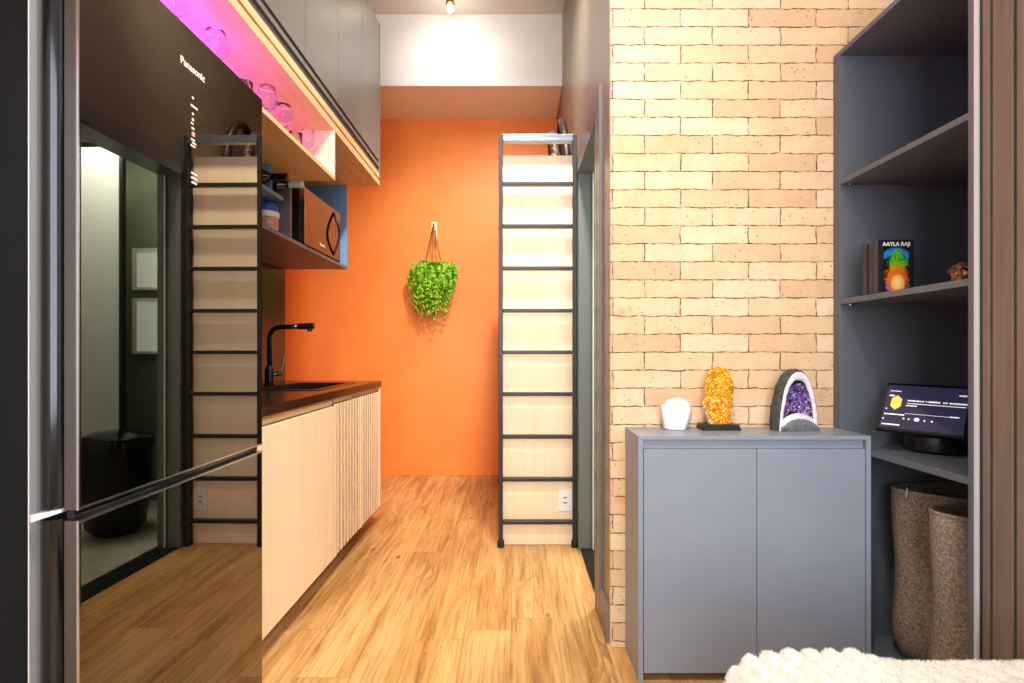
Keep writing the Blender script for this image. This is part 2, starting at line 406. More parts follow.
# bathroom seen in the fridge's reflection
struct('floor_bathroom', B(0.475, 1.90, 2.14, 3.90, 0.0, 0.012), M['stone'])
struct('wall_bathroom_back', B(0.46, 1.90, 3.90, 4.0, 0, 2.6), M['green_wall'])
struct('wall_bathroom_side', B(1.90, 1.98, 2.14, 4.0, 0, 2.6), M['green_wall'])
struct('ceiling_bathroom', B(0.46, 1.98, 2.14, 4.0, 2.6, 2.66), M['white'])
bm = bmesh.new()
for z0, z1 in ((1.07, 1.47), (1.53, 1.83)):
    box(bm, 1.04, 1.07, 3.875, 3.90, z0, z1); box(bm, 1.24, 1.27, 3.875, 3.90, z0, z1)
    box(bm, 1.07, 1.24, 3.875, 3.90, z0, z0+0.02); box(bm, 1.07, 1.24, 3.875, 3.90, z1-0.02, z1)
w2 = struct('window_2', bm, M['white'])
bm = bmesh.new(); box(bm, 1.07, 1.24, 3.885, 3.895, 1.09, 1.45); box(bm, 1.07, 1.24, 3.885, 3.895, 1.55, 1.81)
obj('pane', bm, emis('bright window pane', (0.80, 0.9, 0.86, 1), 0.9), w2)
sh = thing('shower_screen', 'pale frosted shower screen with black edge profile, seen in the fridge door', 'shower screen', (1.10, 3.52, 0.012))
obj('panel', B(1.085, 1.42, 3.515, 3.525, 0.02, 2.42), M['frosted'], sh)
obj('profile', B(1.060, 1.085, 3.505, 3.535, 0.012, 2.42), M['matte_black'], sh)
ham = thing('laundry_bin', 'tall rounded black bin on the bathroom floor, seen in the fridge door', 'bin', (0.87, 3.2, 0.012))
bm = bmesh.new(); lathe(bm, [(0.10, 0.0), (0.15, 0.05), (0.18, 0.25), (0.185, 0.5)], (0.87, 3.2, 0.012), 28); obj('body', bm, M['matte_black'], ham, True)
bm = bmesh.new(); lathe(bm, [(0.195, 0.505), (0.2, 0.53), (0.19, 0.57), (0.12, 0.6), (0, 0.605)], (0.87, 3.2, 0.012), 28); obj('lid', bm, M['gloss_black'], ham, True)
rh = thing('robe_hook', 'small black round robe hook on the green bathroom wall', 'hook', (0.87, 3.9, 1.95))
bm = bmesh.new(); lathe(bm, [(0.012, 0), (0.012, 0.05), (0.026, 0.05), (0.026, 0.06)], (0, 0, 0), 16)
for v in bm.verts: v.co = Vector((0.87+v.co.x, 3.90-v.co.z, 1.95+v.co.y))
obj('peg', bm, M['matte_black'], rh, True)
pl = bpy.data.lights.new('bathroom_fill', 'AREA'); pl.size = 0.6; pl.energy = 70; pl.color = (0.95, 1, 0.95)  # unseen area light added to brighten the reflected bathroom
plo = bpy.data.objects.new('bathroom_fill', pl); C.objects.link(plo); plo.location = (1.1, 3.2, 2.58)

# ------------------------------------------------------------------ ceiling spot lights
def spot():
    t = thing('ceiling_spotlight', 'small brass ceiling spotlight with a lit bulb above the white beam', 'spotlight', (-0.47, 3.95, H), 'ceiling spotlights')
    bm = bmesh.new(); lathe(bm, [(0.045, 0), (0.045, -0.012), (0.012, -0.014), (0.012, -0.030), (0.026, -0.034), (0.032, -0.072), (0.028, -0.075)], (-0.47, 3.95, H), 20)
    obj('lamp_body', bm, M['brass'], t, True)
    bm = bmesh.new(); lathe(bm, [(0.0, -0.135), (0.018, -0.128), (0.027, -0.108), (0.021, -0.086), (0.012, -0.076)], (-0.47, 3.95, H), 20)
    obj('bulb', bm, M['bulb'], t, True)
    return t
sp0 = spot()
lamp_pos = [(-0.47, 3.95)]
for i, (x, y) in enumerate([(0.12, 2.30), (0.75, 1.0), (0.10, 0.4)]):  # out-of-view copies, added as fixtures for the extra room light
    lamp_pos.append((x, y))
for i, (x, y) in enumerate(lamp_pos):
    if i: copy_thing(sp0, (x, y, H), ['', 'added unseen brass ceiling spotlight over the aisle between grey cabinets and the doorway', 'unseen brass ceiling spotlight over the bed, in front of the brick wall', 'added unseen brass ceiling spotlight over the fridge'][i])
    l = bpy.data.lights.new('spot_bulb_light', 'POINT'); l.energy = [1.0, 6, 5, 5][i]; l.color = (1.0, 0.88, 0.72); l.shadow_soft_size = 0.05
    o = bpy.data.objects.new('spot_bulb_light', l); C.objects.link(o); o.location = (x, y, H-0.16)

def beam(loc, target, power, size, blend=0.8, col=(1.0, 0.93, 0.84)):
    l = bpy.data.lights.new('spot_beam', 'SPOT'); l.energy = power; l.spot_size = math.radians(size); l.spot_blend = blend; l.color = col; l.shadow_soft_size = 0.12
    o = bpy.data.objects.new('spot_beam', l); C.objects.link(o); o.location = loc
    o.rotation_euler = (Vector(target)-Vector(loc)).to_track_quat('-Z', 'Y').to_euler()
beam((0.12, 2.30, H-0.18), (-0.30, 4.8, 0.9), 330, 74)  # added beam from an unseen lamp, brightens the orange wall
beam((-0.47, 3.80, H-0.20), (-0.46, 4.19, 3.1), 12, 160, 1.0, (1.0, 0.98, 0.94))
beam((0.12, 2.30, H-0.18), (-0.5, 2.6, 0), 150, 120, 1.0)  # second added beam there, lifts the cabinet fronts
beam((0.10, 0.40, H-0.18), (-0.3, 2.9, 0.0), 250, 70)  # added beam from the unseen fridge lamp, brightens the ladder cupboard
beam((0.75, 1.0, H-0.18), (1.0, 2.0, 2.9), 25, 100, 1.0, (1.0, 0.80, 0.5))

# ------------------------------------------------------------------ fridge
FX = -0.77
t = thing('refrigerator', 'tall two-door refrigerator with black mirror glass front and dark side', 'refrigerator', (-1.12, 1.31, 0))
obj('body', B(-1.47, -0.862, 0.972, 1.652, 0.03, 1.845, bev=0.006), M['fridge_body'], t)
bm = bmesh.new(); box(bm, -1.44, -0.90, 0.99, 1.64, 0.0, 0.03); obj('plinth', bm, M['matte_black'], t)
obj('gasket_trim', B(-0.8605, -0.8583, 0.9640, 1.652, 0.04, 1.845), M['alu'], t)
def door(nm, z0, z1):
    # flank: hollow-sided cover with a bulge facing the camera, then the flat aluminium rim
    bm = bmesh.new()
    prof = [(-0.8565, 0.985)]
    for k in range(0, 13):
        a = k/12; x = -0.8565+a*(0.8565-0.795); y = 0.985-0.020*math.sin(PI*min(1, a*1.12))**0.8 if a*1.12 < 1 else 0.985
        prof.append((x, y))
    poly = prof + [(-0.795, 1.652), (-0.8565, 1.652)]
    poly2 = []
    for p in poly:
        if not poly2 or (Vector(p)-Vector(poly2[-1])).length > 1e-5: poly2.append(p)
    prism(bm, poly2, z0, z1)
    d = obj('door', bm, M['fridge_curve'], t, True)
    obj('rim', B(-0.7949, -0.7728, 0.9625, 1.648, z0, z1, bev=0.0012), M['steel_dark'], d)
    obj('glass', B(-0.7727, FX, 0.9640, 1.6485, z0+0.002, z1-0.002, bev=0.0008), M['mirror'], d)
    bm = bmesh.new()
    zz = (z0, z0+0.004) if nm == 'upper' else (z1-0.004, z1)
    box(bm, FX-0.004, FX+0.001, 0.9635, 1.6488, zz[0], zz[1]); box(bm, FX-0.0035, FX+0.0006, 0.9630, 0.9655, z0, z1)
    obj('edge_trim', bm, M['chrome'], d)
    return d
t.rotation_euler = (0, 0, math.radians(-0.6)); t.location = (-1.1185, 1.314, 0)
du = door('upper', 0.806, 1.851)
dl = door('lower', 0.06, 0.787)
bm = bmesh.new()
hv = [bm.verts.new(p) for p in ((-0.846, 0.953, 0.787), (-0.797, 0.960, 0.8035), (-0.797, 0.984, 0.8035), (-0.846, 0.984, 0.787), (-0.846, 0.953, 0.8005), (-0.797, 0.960, 0.8085), (-0.797, 0.984, 0.8085), (-0.846, 0.984, 0.8005))]
for f in ((3, 2, 1, 0), (4, 5, 6, 7), (0, 1, 5, 4), (1, 2, 6, 5), (2, 3, 7, 6), (3, 0, 4, 7)): bm.faces.new([hv[k] for k in f])
obj('handle', bm, M['alu'], t)
obj('door_gap', B(-0.80, -0.786, 0.975, 1.65, 0.788, 0.805), M['gloss_black'], t)
wt = emis('white marking with added glow', (0.85, 0.8, 0.72, 1), 0.35)  # slight glow put into the logos and control marks
text_mesh('logo', 'Panasonic', 0.0245, wt, du, (FX+0.0004, 1.252, 1.752), (0, 1, 0), (0, 0, 1), 0.0003, bold=0.0004)
def mk(bm, y, z, w, h): box(bm, FX+0.0001, FX+0.0006, y-w/2, y+w/2, z-h/2, z+h/2)
for (y, z, w, h) in [(1.30, 1.692, .007, .005), (1.305, 1.672, .026, .005), (1.30, 1.654, .006, .005), (1.30, 1.640, .008, .006), (1.297, 1.630, .010, .004), (1.30, 1.619, .010, .005),
                     (1.30, 1.592, .014, .004), (1.305, 1.585, .016, .004), (1.30, 1.577, .018, .004), (1.305, 1.512, .024, .004), (1.305, 1.501, .024, .004), (1.305, 1.490, .020, .004)]:
    ic = bmesh.new(); mk(ic, y, z, w, h); obj('control_mark', ic, wt, du)
ic = bmesh.new(); mk(ic, 1.302, 1.606, .011, .009); obj('indicator', ic, emis('red indicator', (1, 0.25, 0.2, 1), 1.2), du, label='small red indicator light')

# ------------------------------------------------------------------ lower kitchen cabinets, worktop, sink, tap
CX = -0.867
t = thing('base_cabinet', 'pale oak base cabinet with plain door right beside the fridge', 'cabinet', (-1.18, 2.14, 0), 'pale oak base cabinets')
bm = bmesh.new()
for q in ((1.68, 1.698, 0.10, 0.862), (2.582, 2.600, 0.10, 0.862), (1.698, 2.582, 0.10, 0.118)): box(bm, -1.48, CX-0.019, *q)
box(bm, -1.48, -1.47, 1.698, 2.582, 0.118, 0.862); obj('carcass', bm, M['oak'], t)
obj('door', B(CX-0.018, CX+0.006, 1.682, 2.598, 0.102, 0.826, bev=0.0015), M['oak'], t)
obj('handle_rail', B(CX-0.018, CX-0.006, 1.682, 2.598, 0.832, 0.861), M['oak_y'], t)
obj('plinth', B(-1.42, CX-0.10, 1.69, 2.60, 0.0, 0.10), M['groove'], t)
t = thing('base_cabinet', 'pale oak base cabinet with two vertically slatted doors at the far end of the worktop', 'cabinet', (-1.18, 3.05, 0), 'pale oak base cabinets')
bm = bmesh.new()
for q in ((2.604, 2.618, 0.10, 0.862), (3.452, 3.466, 0.10, 0.862), (2.618, 3.452, 0.10, 0.118)): box(bm, -1.48, CX-0.022, *q)
box(bm, -1.48, -1.47, 2.618, 3.452, 0.118, 0.862); obj('carcass', bm, M['oak'], t)
obj('end_panel', B(-1.48, CX+0.007, 3.468, 3.488, 0.10, 0.862, bev=0.001), M['oak'], t)
obj('handle_rail', B(CX-0.021, CX-0.006, 2.625, 3.466, 0.838, 0.861), M['oak_y'], t)
for (y0, y1) in ((2.606, 3.040), (3.044, 3.466)):
    bm = B(CX-0.021, CX-0.001, y0, y1, 0.102, 0.835)
    d = obj('door', bm, M['oak_back'], t)
    bm = bmesh.new(); n = 8; p = (y1-y0-0.03)/n
    box(bm, CX-0.001, CX+0.006, y0, y0+0.026, 0.102, 0.835)
    for k in range(n): a = y0+0.026+k*p+p*0.5; box(bm, CX-0.001, CX+0.003, a, a+p*0.5, 0.103, 0.834)
    obj('slats', bm, M['oak'], d)
obj('plinth', B(-1.42, CX-0.10, 2.604, 3.44, 0.0, 0.10), M['groove'], t)

t = thing('worktop', 'dark brown polished granite worktop over the pale oak base cabinets', 'worktop', (-1.17, 2.58, 0.864))
bm = bmesh.new(); X0, X1 = -1.488, -0.856
SX0, SX1, SY0, SY1 = -1.28, -0.96, 2.62, 3.22
box(bm, X0, SX0, 1.675, 3.492, 0.864, 0.90); box(bm, SX1, X1, 1.675, 3.492, 0.864, 0.90)
box(bm, SX0, SX1, 1.675, SY0, 0.864, 0.90); box(bm, SX0, SX1, SY1, 3.492, 0.864, 0.90)
obj('slab', bm, M['granite'], t)
tag(obj('splashback', B(-1.490, -1.472, 1.675, 3.492, 0.9005, 1.61), M['granite'], org=(-1.48, 2.58, 0.9)), 'dark brown granite splashback on the wall behind the kitchen tap', 'splashback')
t = thing('sink', 'black undermount kitchen sink set into the granite worktop', 'sink', (-1.12, 2.92, 0.70))
bm = bmesh.new()
box(bm, SX0+0.002, SX0+0.012, SY0+0.002, SY1-0.002, 0.70, 0.898); box(bm, SX1-0.012, SX1-0.002, SY0+0.002, SY1-0.002, 0.70, 0.898)
box(bm, SX0+0.012, SX1-0.012, SY0+0.002, SY0+0.012, 0.70, 0.898); box(bm, SX0+0.012, SX1-0.012, SY1-0.012, SY1-0.002, 0.70, 0.898)
box(bm, SX0+0.012, SX1-0.012, SY0+0.012, SY1-0.012, 0.70, 0.71)
obj('basin', bm, M['matte_black'], t)
bm = bmesh.new(); box(bm, SX0-0.012, SX1+0.012, SY0-0.012, SY0+0.008, 0.9, 0.904); box(bm, SX0-0.012, SX1+0.012, SY1-0.008, SY1+0.012, 0.9, 0.904)
box(bm, SX0-0.012, SX0+0.008, SY0+0.008, SY1-0.008, 0.9, 0.904); box(bm, SX1-0.008, SX1+0.012, SY0+0.008, SY1-0.008, 0.9, 0.904)
obj('rim', bm, M['gloss_black'], t)
bm = bmesh.new(); lathe(bm, [(0.045, 0.0), (0.045, 0.004), (0.03, 0.004), (0.0, 0.002)], (-1.12, 2.92, 0.71), 20); obj('drain', bm, M['chrome'], t, True)
t = thing('kitchen_tap', 'tall black kitchen tap with a bent spout over the sink', 'tap', (-1.36, 3.02, 0.90))
bm = bmesh.new(); lathe(bm, [(0.030, 0), (0.030, 0.008), (0.025, 0.012), (0.025, 0.085), (0.018, 0.10), (0.0135, 0.11)], (-1.36, 3.02, 0.90), 20); obj('base', bm, M['gloss_black'], t, True)
pts = [(-1.36, 3.02, 1.0), (-1.36, 3.02, 1.16)] + [(-1.36+0.062*(1-math.cos(a)), 3.02, 1.16+0.062*math.sin(a)) for a in [PI/2*k/8 for k in range(1, 9)]] + [(-1.14, 3.02, 1.228)]
bm = bmesh.new(); tube(bm, pts, 0.0135, 14); obj('spout', bm, M['gloss_black'], t, 'all')
bm = bmesh.new(); tube(bm, [(-1.20, 3.02, 1.2265), (-1.115, 3.02, 1.229)], 0.0175, 14); tube(bm, [(-1.137, 3.02, 1.226), (-1.137, 3.02, 1.197)], 0.013, 12); obj('nozzle', bm, M['matte_black'], t, True)
bm = bmesh.new(); tube(bm, [(-1.36, 3.03, 0.955), (-1.31, 3.06, 0.965)], 0.012, 10); tube(bm, [(-1.312, 3.06, 0.965), (-1.295, 3.07, 1.06)], 0.0055, 8)
obj('lever', bm, M['gloss_black'], t, True)

# ------------------------------------------------------------------ open blue shelf with the microwave and the bottles
BX = -1.074
t = thing('wall_shelf_box', 'open blue-grey wall box holding the microwave and the wine bottles', 'wall cabinet', (-1.28, 2.6, 1.613))
bm = bmesh.new(); box(bm, -1.490, BX, 1.66, 3.492, 1.613, 1.631, bev=0.0008); obj('bottom_board', bm, plain('mauve grey board edge', srgb(112, 108, 122), 0.45), t)
obj('end_board', B(-1.490, BX, 3.474, 3.492, 1.631, 2.146), M['blue_grey'], t)
obj('divider', B(-1.470, BX, 2.605, 2.623, 1.631, 1.905), plain('grey board edge', srgb(112, 112, 124), 0.45), t)
obj('back_board', B(-1.490, -1.475, 1.66, 3.474, 1.631, 1.905), M['blue_grey'], t)
obj('side_board', B(-1.490, BX, 1.662, 1.68, 1.631, 1.905), M['blue_grey'], t)
bm = bmesh.new(); box(bm, -1.475, BX+0.004, 1.68, 2.52, 1.782, 1.798); obj('rack_shelf', bm, M['blue_grey'], t)
bm = bmesh.new(); box(bm, -1.475, BX+0.002, 2.395, 2.407, 1.798, 1.905); box(bm, -1.475, BX+0.002, 2.265, 2.277, 1.798, 1.905); obj('rack_divider', bm, M['blue_grey'], t)
def bottle(y, xe, z, cap, label):
    t = thing('wine_bottle', label, 'bottle', (xe-0.15, y, z-0.038), 'wine bottles lying in the rack')
    bm = bmesh.new(); lathe(bm, [(0.0, -0.300), (0.036, -0.298), (0.037, -0.12), (0.032, -0.10), (0.016, -0.075), (0.0135, -0.06), (0.0135, -0.004), (0, -0.002)], (xe, y, z), 20, 'x'); obj('glass_body', bm, M['bottle'], t, True)
    bm = bmesh.new(); lathe(bm, [(0.0148, -0.062), (0.0148, -0.014), (0.016, -0.012), (0.016, 0.0), (0.014, 0.0015), (0, 0.0015)], (xe, y, z), 20, 'x'); obj('cap_foil', bm, cap, t, True)
bottle(2.335, -0.975, 1.836, M['gloss_black'], 'dark wine bottle with a black capsule, lying in the rack')
bottle(2.455, -0.955, 1.838, M['silver_foil'], 'dark wine bottle with a silver-green capsule, nearest the microwave')
bottle(2.215, -1.040, 1.842, M['red'], 'dark wine bottle with a red capsule, closest to the fridge')
t = thing('candy_jar', 'glass jar of sweets with a blue and white lid under the wine rack', 'jar', (-1.118, 2.465, 1.631))
bm = bmesh.new(); lathe(bm, [(0.040, 0), (0.046, 0.008), (0.046, 0.045), (0.040, 0.06)], (-1.118, 2.465, 1.631), 20); obj('body', bm, plain('pink and cream sweets', srgb(214, 160, 140), 0.4, var=0.35, vs=60), t, True)
bm = bmesh.new(); lathe(bm, [(0.048, 0.060), (0.050, 0.066), (0.048, 0.084), (0.040, 0.088)], (-1.118, 2.465, 1.631), 20); obj('collar', bm, M['plastic_white'], t, True)
bm = bmesh.new(); lathe(bm, [(0.040, 0.088), (0.043, 0.10), (0.036, 0.120), (0.018, 0.130), (0, 0.132)], (-1.118, 2.465, 1.631), 20); obj('lid', bm, plain('blue lid', srgb(40, 80, 180), 0.3), t, True)

# microwave
t = thing('microwave_oven', 'black microwave oven with brown mirror door and bowed handle', 'microwave', (-1.26, 3.05, 1.631))
obj('body', B(-1.46, -1.094, 2.775, 3.335, 1.640, 1.925, bev=0.004), M['matte_black'], t)
obj('door', B(-1.0935, -1.070, 2.775, 3.245, 1.638, 1.927, bev=0.002), M['mw_mirror'], t)
obj('control_panel', B(-1.0935, -1.070, 3.247, 3.337, 1.638, 1.927, bev=0.002), M['mw_mirror'], t)
bm = bmesh.new(); box(bm, -1.0945, -1.069, 2.770, 2.7745, 1.638, 1.927); obj('edge_trim', bm, M['chrome'], t)
bm = bmesh.new(); box(bm, -1.0945, -1.0685, 2.7745, 3.337, 1.6345, 1.6378); obj('base_strip', bm, M['gloss_black'], t)
pts = [(-1.072+0.038*math.sin(PI*k/14), 3.21, 1.655+0.25*k/14) for k in range(15)]
bm = bmesh.new(); tube(bm, pts, 0.007, 10); obj('handle', bm, M['gloss_black'], t, 'all')
text_mesh('logo', 'Panasonic', 0.019, wt, t, (-1.0695, 2.99, 1.672), (0, 1, 0), (0, 0, 1), 0.0003, bold=0.0003)
for x in (-1.42, -1.13):
    for y in (2.81, 3.30): obj('foot', lathe(bmesh.new(), [(0.01, 0), (0.01, 0.009)], (x, y, 1.631), 10), M['rubber'], t)

# ------------------------------------------------------------------ oak niche with glasses, upper grey cabinets
NZ = 2.148
t = thing('wall_niche', 'long open oak niche lit purple above the fridge, holding glasses', 'niche shelf', (-1.18, 1.6, 1.912))
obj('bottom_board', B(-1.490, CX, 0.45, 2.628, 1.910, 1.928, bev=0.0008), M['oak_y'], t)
obj('end_board', B(-1.490, CX, 2.610, 2.628, 1.928, NZ-0.002), M['oak'], t)
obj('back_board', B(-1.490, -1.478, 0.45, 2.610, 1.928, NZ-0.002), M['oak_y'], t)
obj('led_strip', B(-1.455, -1.425, 0.5, 2.60, 1.929, 1.936), M['led'], t)
area('led_purple', (-1.44, 1.25, 1.945), (PI, 0, 0), 0.03, 1.3, 90, (0.14, 0.02, 1.0))
area('led_pink', (-1.44, 2.2, 1.945), (PI, 0, 0), 0.03, 0.7, 6.0, (0.50, 0.12, 0.9))

t = thing('wall_cabinet', 'row of tall grey upper cabinets with oak underside and black grooves', 'wall cabinet', (-1.18, 2.0, NZ))
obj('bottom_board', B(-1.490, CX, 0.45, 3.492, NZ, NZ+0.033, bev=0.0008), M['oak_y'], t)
obj('light_channel', B(-1.490, CX-0.014, 0.45, 3.492, NZ+0.033, NZ+0.044), M['matte_black'], t)
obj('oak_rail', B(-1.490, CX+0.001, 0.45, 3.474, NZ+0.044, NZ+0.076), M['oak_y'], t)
obj('dark_rail', B(-1.490, CX-0.006, 0.45, 3.474, NZ+0.076, NZ+0.112), plain('dark grey rail', srgb(72, 70, 72), 0.4), t)
obj('grey_rail', B(-1.490, CX+0.002, 0.45, 3.474, NZ+0.112, NZ+0.132), M['upper_grey'], t)
obj('shadow_gap', B(-1.490, CX-0.03, 0.45, 3.474, NZ+0.132, NZ+0.152), M['matte_black'], t)
obj('end_panel', B(-1.490, CX+0.003, 3.4745, 3.494, NZ+0.034, 3.18), M['upper_grey'], t)
obj('carcass', B(-1.490, CX-0.02, 0.45, 3.474, NZ+0.152, 3.18), M['upper_grey'], t)
ys = [3.474, 3.078, 2.663, 2.248, 1.833, 1.418, 1.003, 0.588]
for a, b_ in zip(ys[1:], ys): obj('door', B(CX-0.019, CX+0.002, a+0.0015, b_-0.0015, NZ+0.152, 3.172, bev=0.001), M['upper_grey'], t)

# glasses
def wine_glass(s, bowl):
    bm = bmesh.new()
    if bowl:
        prof = [(0, 0), (0.033, 0.001), (0.032, 0.003), (0.005, 0.006), (0.0035, 0.02), (0.0035, 0.075), (0.012, 0.082), (0.034, 0.105), (0.040, 0.130), (0.036, 0.160), (0.030, 0.180),
                (0.0290, 0.180), (0.035, 0.160), (0.0388, 0.130), (0.033, 0.107), (0.011, 0.085), (0, 0.083)]
    else:
        prof = [(0, 0), (0.029, 0.0), (0.031, 0.002), (0.036, 0.12), (0.0347, 0.12), (0.029, 0.008), (0, 0.006)]
    lathe(bm, [(r*s, h*s) for r, h in prof], (0, 0, 0), 24)
    return bm
g0 = tag(obj('wine_glass', wine_glass(0.92, True), M['glass'], smooth='all', org=(0, 0, 0)), 'stemmed wine glass standing in the oak niche', 'glass', 'glasses in the oak niche')
g1 = tag(obj('tumbler', wine_glass(0.85, False), M['glass'], smooth='all', org=(0, 0, 0)), 'straight clear tumbler standing in the oak niche', 'glass', 'glasses in the oak niche')
ordn = ['farthest from the fridge', 'second from the far end', 'third from the far end', 'fourth from the far end', 'fifth from the far end', 'sixth from the far end', 'seventh from the far end']
firsts = {True: g0, False: g1}; used = set()
for j, y in enumerate((2.50, 2.36, 2.22, 2.08, 1.92, 1.72, 1.50)):
    for i, x in enumerate((-0.945, -1.06, -1.175)):
        b_ = (i+j) % 3 != 1
        src = firsts[b_]; o = src
        if b_ in used: o = src.copy(); C.objects.link(o)
        used.add(b_); o.location = (x+random.uniform(-.008, .008), y+random.uniform(-.012, .012)+0.03*(i % 2), 1.929)
        row = ('front row', 'middle row', 'back row')[i]
        o['label'] = ('clear stemmed glass' if b_ else 'straight clear tumbler')+' in the oak niche, '+row+', '+ordn[j]
        o['group'] = 'glasses in the oak niche'

# ------------------------------------------------------------------ tall oak cupboard, ladder, outlet, hoop
t = thing('tall_cupboard', 'tall pale oak cupboard with a plain front behind the ladder', 'cupboard', (0.13, 3.45, 0))
obj('front_panel', B(-0.073, 0.333, 3.070, 3.090, 0.0, 2.191, bev=0.001), M['oak'], t)
obj('carcass', B(-0.068, 0.330, 3.090, 3.83, 0.0, 2.186), M['oak'], t)
t = thing('wall_outlet', 'white power outlet plate low on the tall oak cupboard', 'outlet', (0.281, 3.07, 0.25))
obj('plate', B(0.243, 0.321, 3.0635, 3.0695, 0.190, 0.312, bev=0.002), M['plastic_white'], t)
bm = bmesh.new(); box(bm, 0.262, 0.302, 3.0615, 3.0635, 0.218, 0.284, bev=0.0005); obj('insert', bm, M['plastic_white'], t)
for z in (0.237, 0.266):
    obj('socket', B(0.272, 0.292, 3.0606, 3.0616, z-0.0028, z+0.0028, bev=0.0004), M['matte_black'], t)
t = thing('ladder', 'black steel ladder standing upright against the oak cupboard', 'ladder', (0.127, 3.025, 0))
for x in (-0.079, 0.331):
    obj('stile', B(x-0.0115, x+0.0115, 3.012, 3.045, 0.02, 2.292, bev=0.003), M['black_metal'], t)
    bm = bmesh.new(); lathe(bm, [(0.017, 0), (0.019, 0.006), (0.019, 0.03), (0.015, 0.042)], (x, 3.0285, 0.0), 16); obj('foot', bm, M['rubber'], t, True)
for k, y in enumerate((184.4, 226.6, 268.5, 310.7, 352.3, 394.0, 436.4, 479.0, 521.7)):
    z = 1.087-(y-351.5)*3.03/545
    obj('rung', B(-0.0675, 0.3195, 3.010, 3.045, z-0.0105, z+0.0105, bev=0.004), M['black_metal'], t)
bm = bmesh.new(); box(bm, -0.0675, 0.3195, 3.013, 3.045, 2.252, 2.290, bev=0.002); box(bm, -0.0675, 0.3195, 3.002, 3.045, 2.246, 2.262, bev=0.002)
obj('top_bar', bm, M['grey_metal'], t, label='blue-grey top bar')
t = thing('woven_hoop', 'dark arched hoop with striped woven band leaning on top of the tall oak cupboard', 'hoop', (0.29, 3.45, 2.191))
def arch(y0, w, h, x, r, m_, nm):
    pts = [(x+0.030*(1-math.sin(PI*k/20)), y0-w*math.cos(PI*k/20), 2.191+r+h*math.sin(PI*k/20)**0.8) for k in range(21)]
    bm = bmesh.new(); tube(bm, pts, r, 10); obj(nm, bm, m_, t, 'all')
def striped():
    m, nt, b = nmat('striped woven cord'); setp(b, 0.5)
    v = coords(nt, (1, 1, 1)); w = N(nt, 'ShaderNodeTexWave', wave_type='BANDS', bands_direction='DIAGONAL'); w.inputs['Scale'].default_value = 7; w.inputs['Distortion'].default_value = 3
    nt.links.new(v, w.inputs['Vector']); r = ramp(nt, [(0.35, srgb(70, 30, 22)), (0.5, srgb(200, 170, 145)), (0.62, srgb(60, 36, 28))])
    nt.links.new(w.outputs[0], r.inputs[0]); nt.links.new(r.outputs[0], b.inputs['Base Color']); return m
arch(3.56, 0.15, 0.36, 0.300, 0.026, plain('dark brown striped cord', srgb(44, 28, 22), 0.4, var=0.9, vs=30), 'hoop')
arch(3.66, 0.12, 0.32, 0.245, 0.028, striped(), 'woven_band')

# ------------------------------------------------------------------ hanging fern
t = thing('wall_hook', 'small pale wooden hook on the orange wall holding the fern', 'hook', (-0.71, 4.79, 2.2))
bm = bmesh.new(); box(bm, -0.735, -0.685, 4.783, 4.80, 2.145, 2.225, bev=0.004); obj('back_plate', bm, M['oak'], t)
bm = bmesh.new(); tube(bm, [(-0.71, 4.785, 2.19), (-0.71, 4.745, 2.180), (-0.71, 4.735, 2.20)], 0.006, 8); obj('peg', bm, M['brass'], t, True)
FC = Vector((-0.702, 4.66, 1.70))
t = thing('hanging_fern', 'bushy green fern hanging from cords on the orange wall', 'plant', (-0.705, 4.66, 1.70))
bm = bmesh.new(); lathe(bm, [(0.05, -0.10), (0.075, -0.03), (0.085, 0.07), (0.09, 0.075)], FC, 20); obj('pot', bm, M['soil'], t, True)
for (dx, dy) in ((-0.075, -0.01), (0.0, -0.07), (0.085, 0.0)):
    bm = bmesh.new(); tube(bm, [(-0.71, 4.74, 2.186), (FC.x+dx, FC.y+dy, FC.z+0.08)], 0.0035, 6); obj('cord', bm, M['soil'], t)
bm = bmesh.new(); box(bm, -0.688, -0.676, 4.735, 4.748, 2.02, 2.15, bev=0.003); obj('tag', bm, M['oak'], t, label='pale wooden tag')
def fern_mat():
    m, nt, b = nmat('fern green'); setp(b, 0.5, 0, 0.3)
    v = coords(nt); n = noise_n(nt, v, 30, 2, 0.6)
    r = ramp(nt, [(0.30, srgb(24, 78, 12)), (0.46, srgb(86, 160, 26)), (0.6, srgb(176, 214, 60))])
    nt.links.new(n, r.inputs[0]); nt.links.new(r.outputs[0], b.inputs['Base Color'])
    b.inputs['Subsurface Weight'].default_value = 0.0
    return m
bm = bmesh.new(); rnd = random.Random(3)
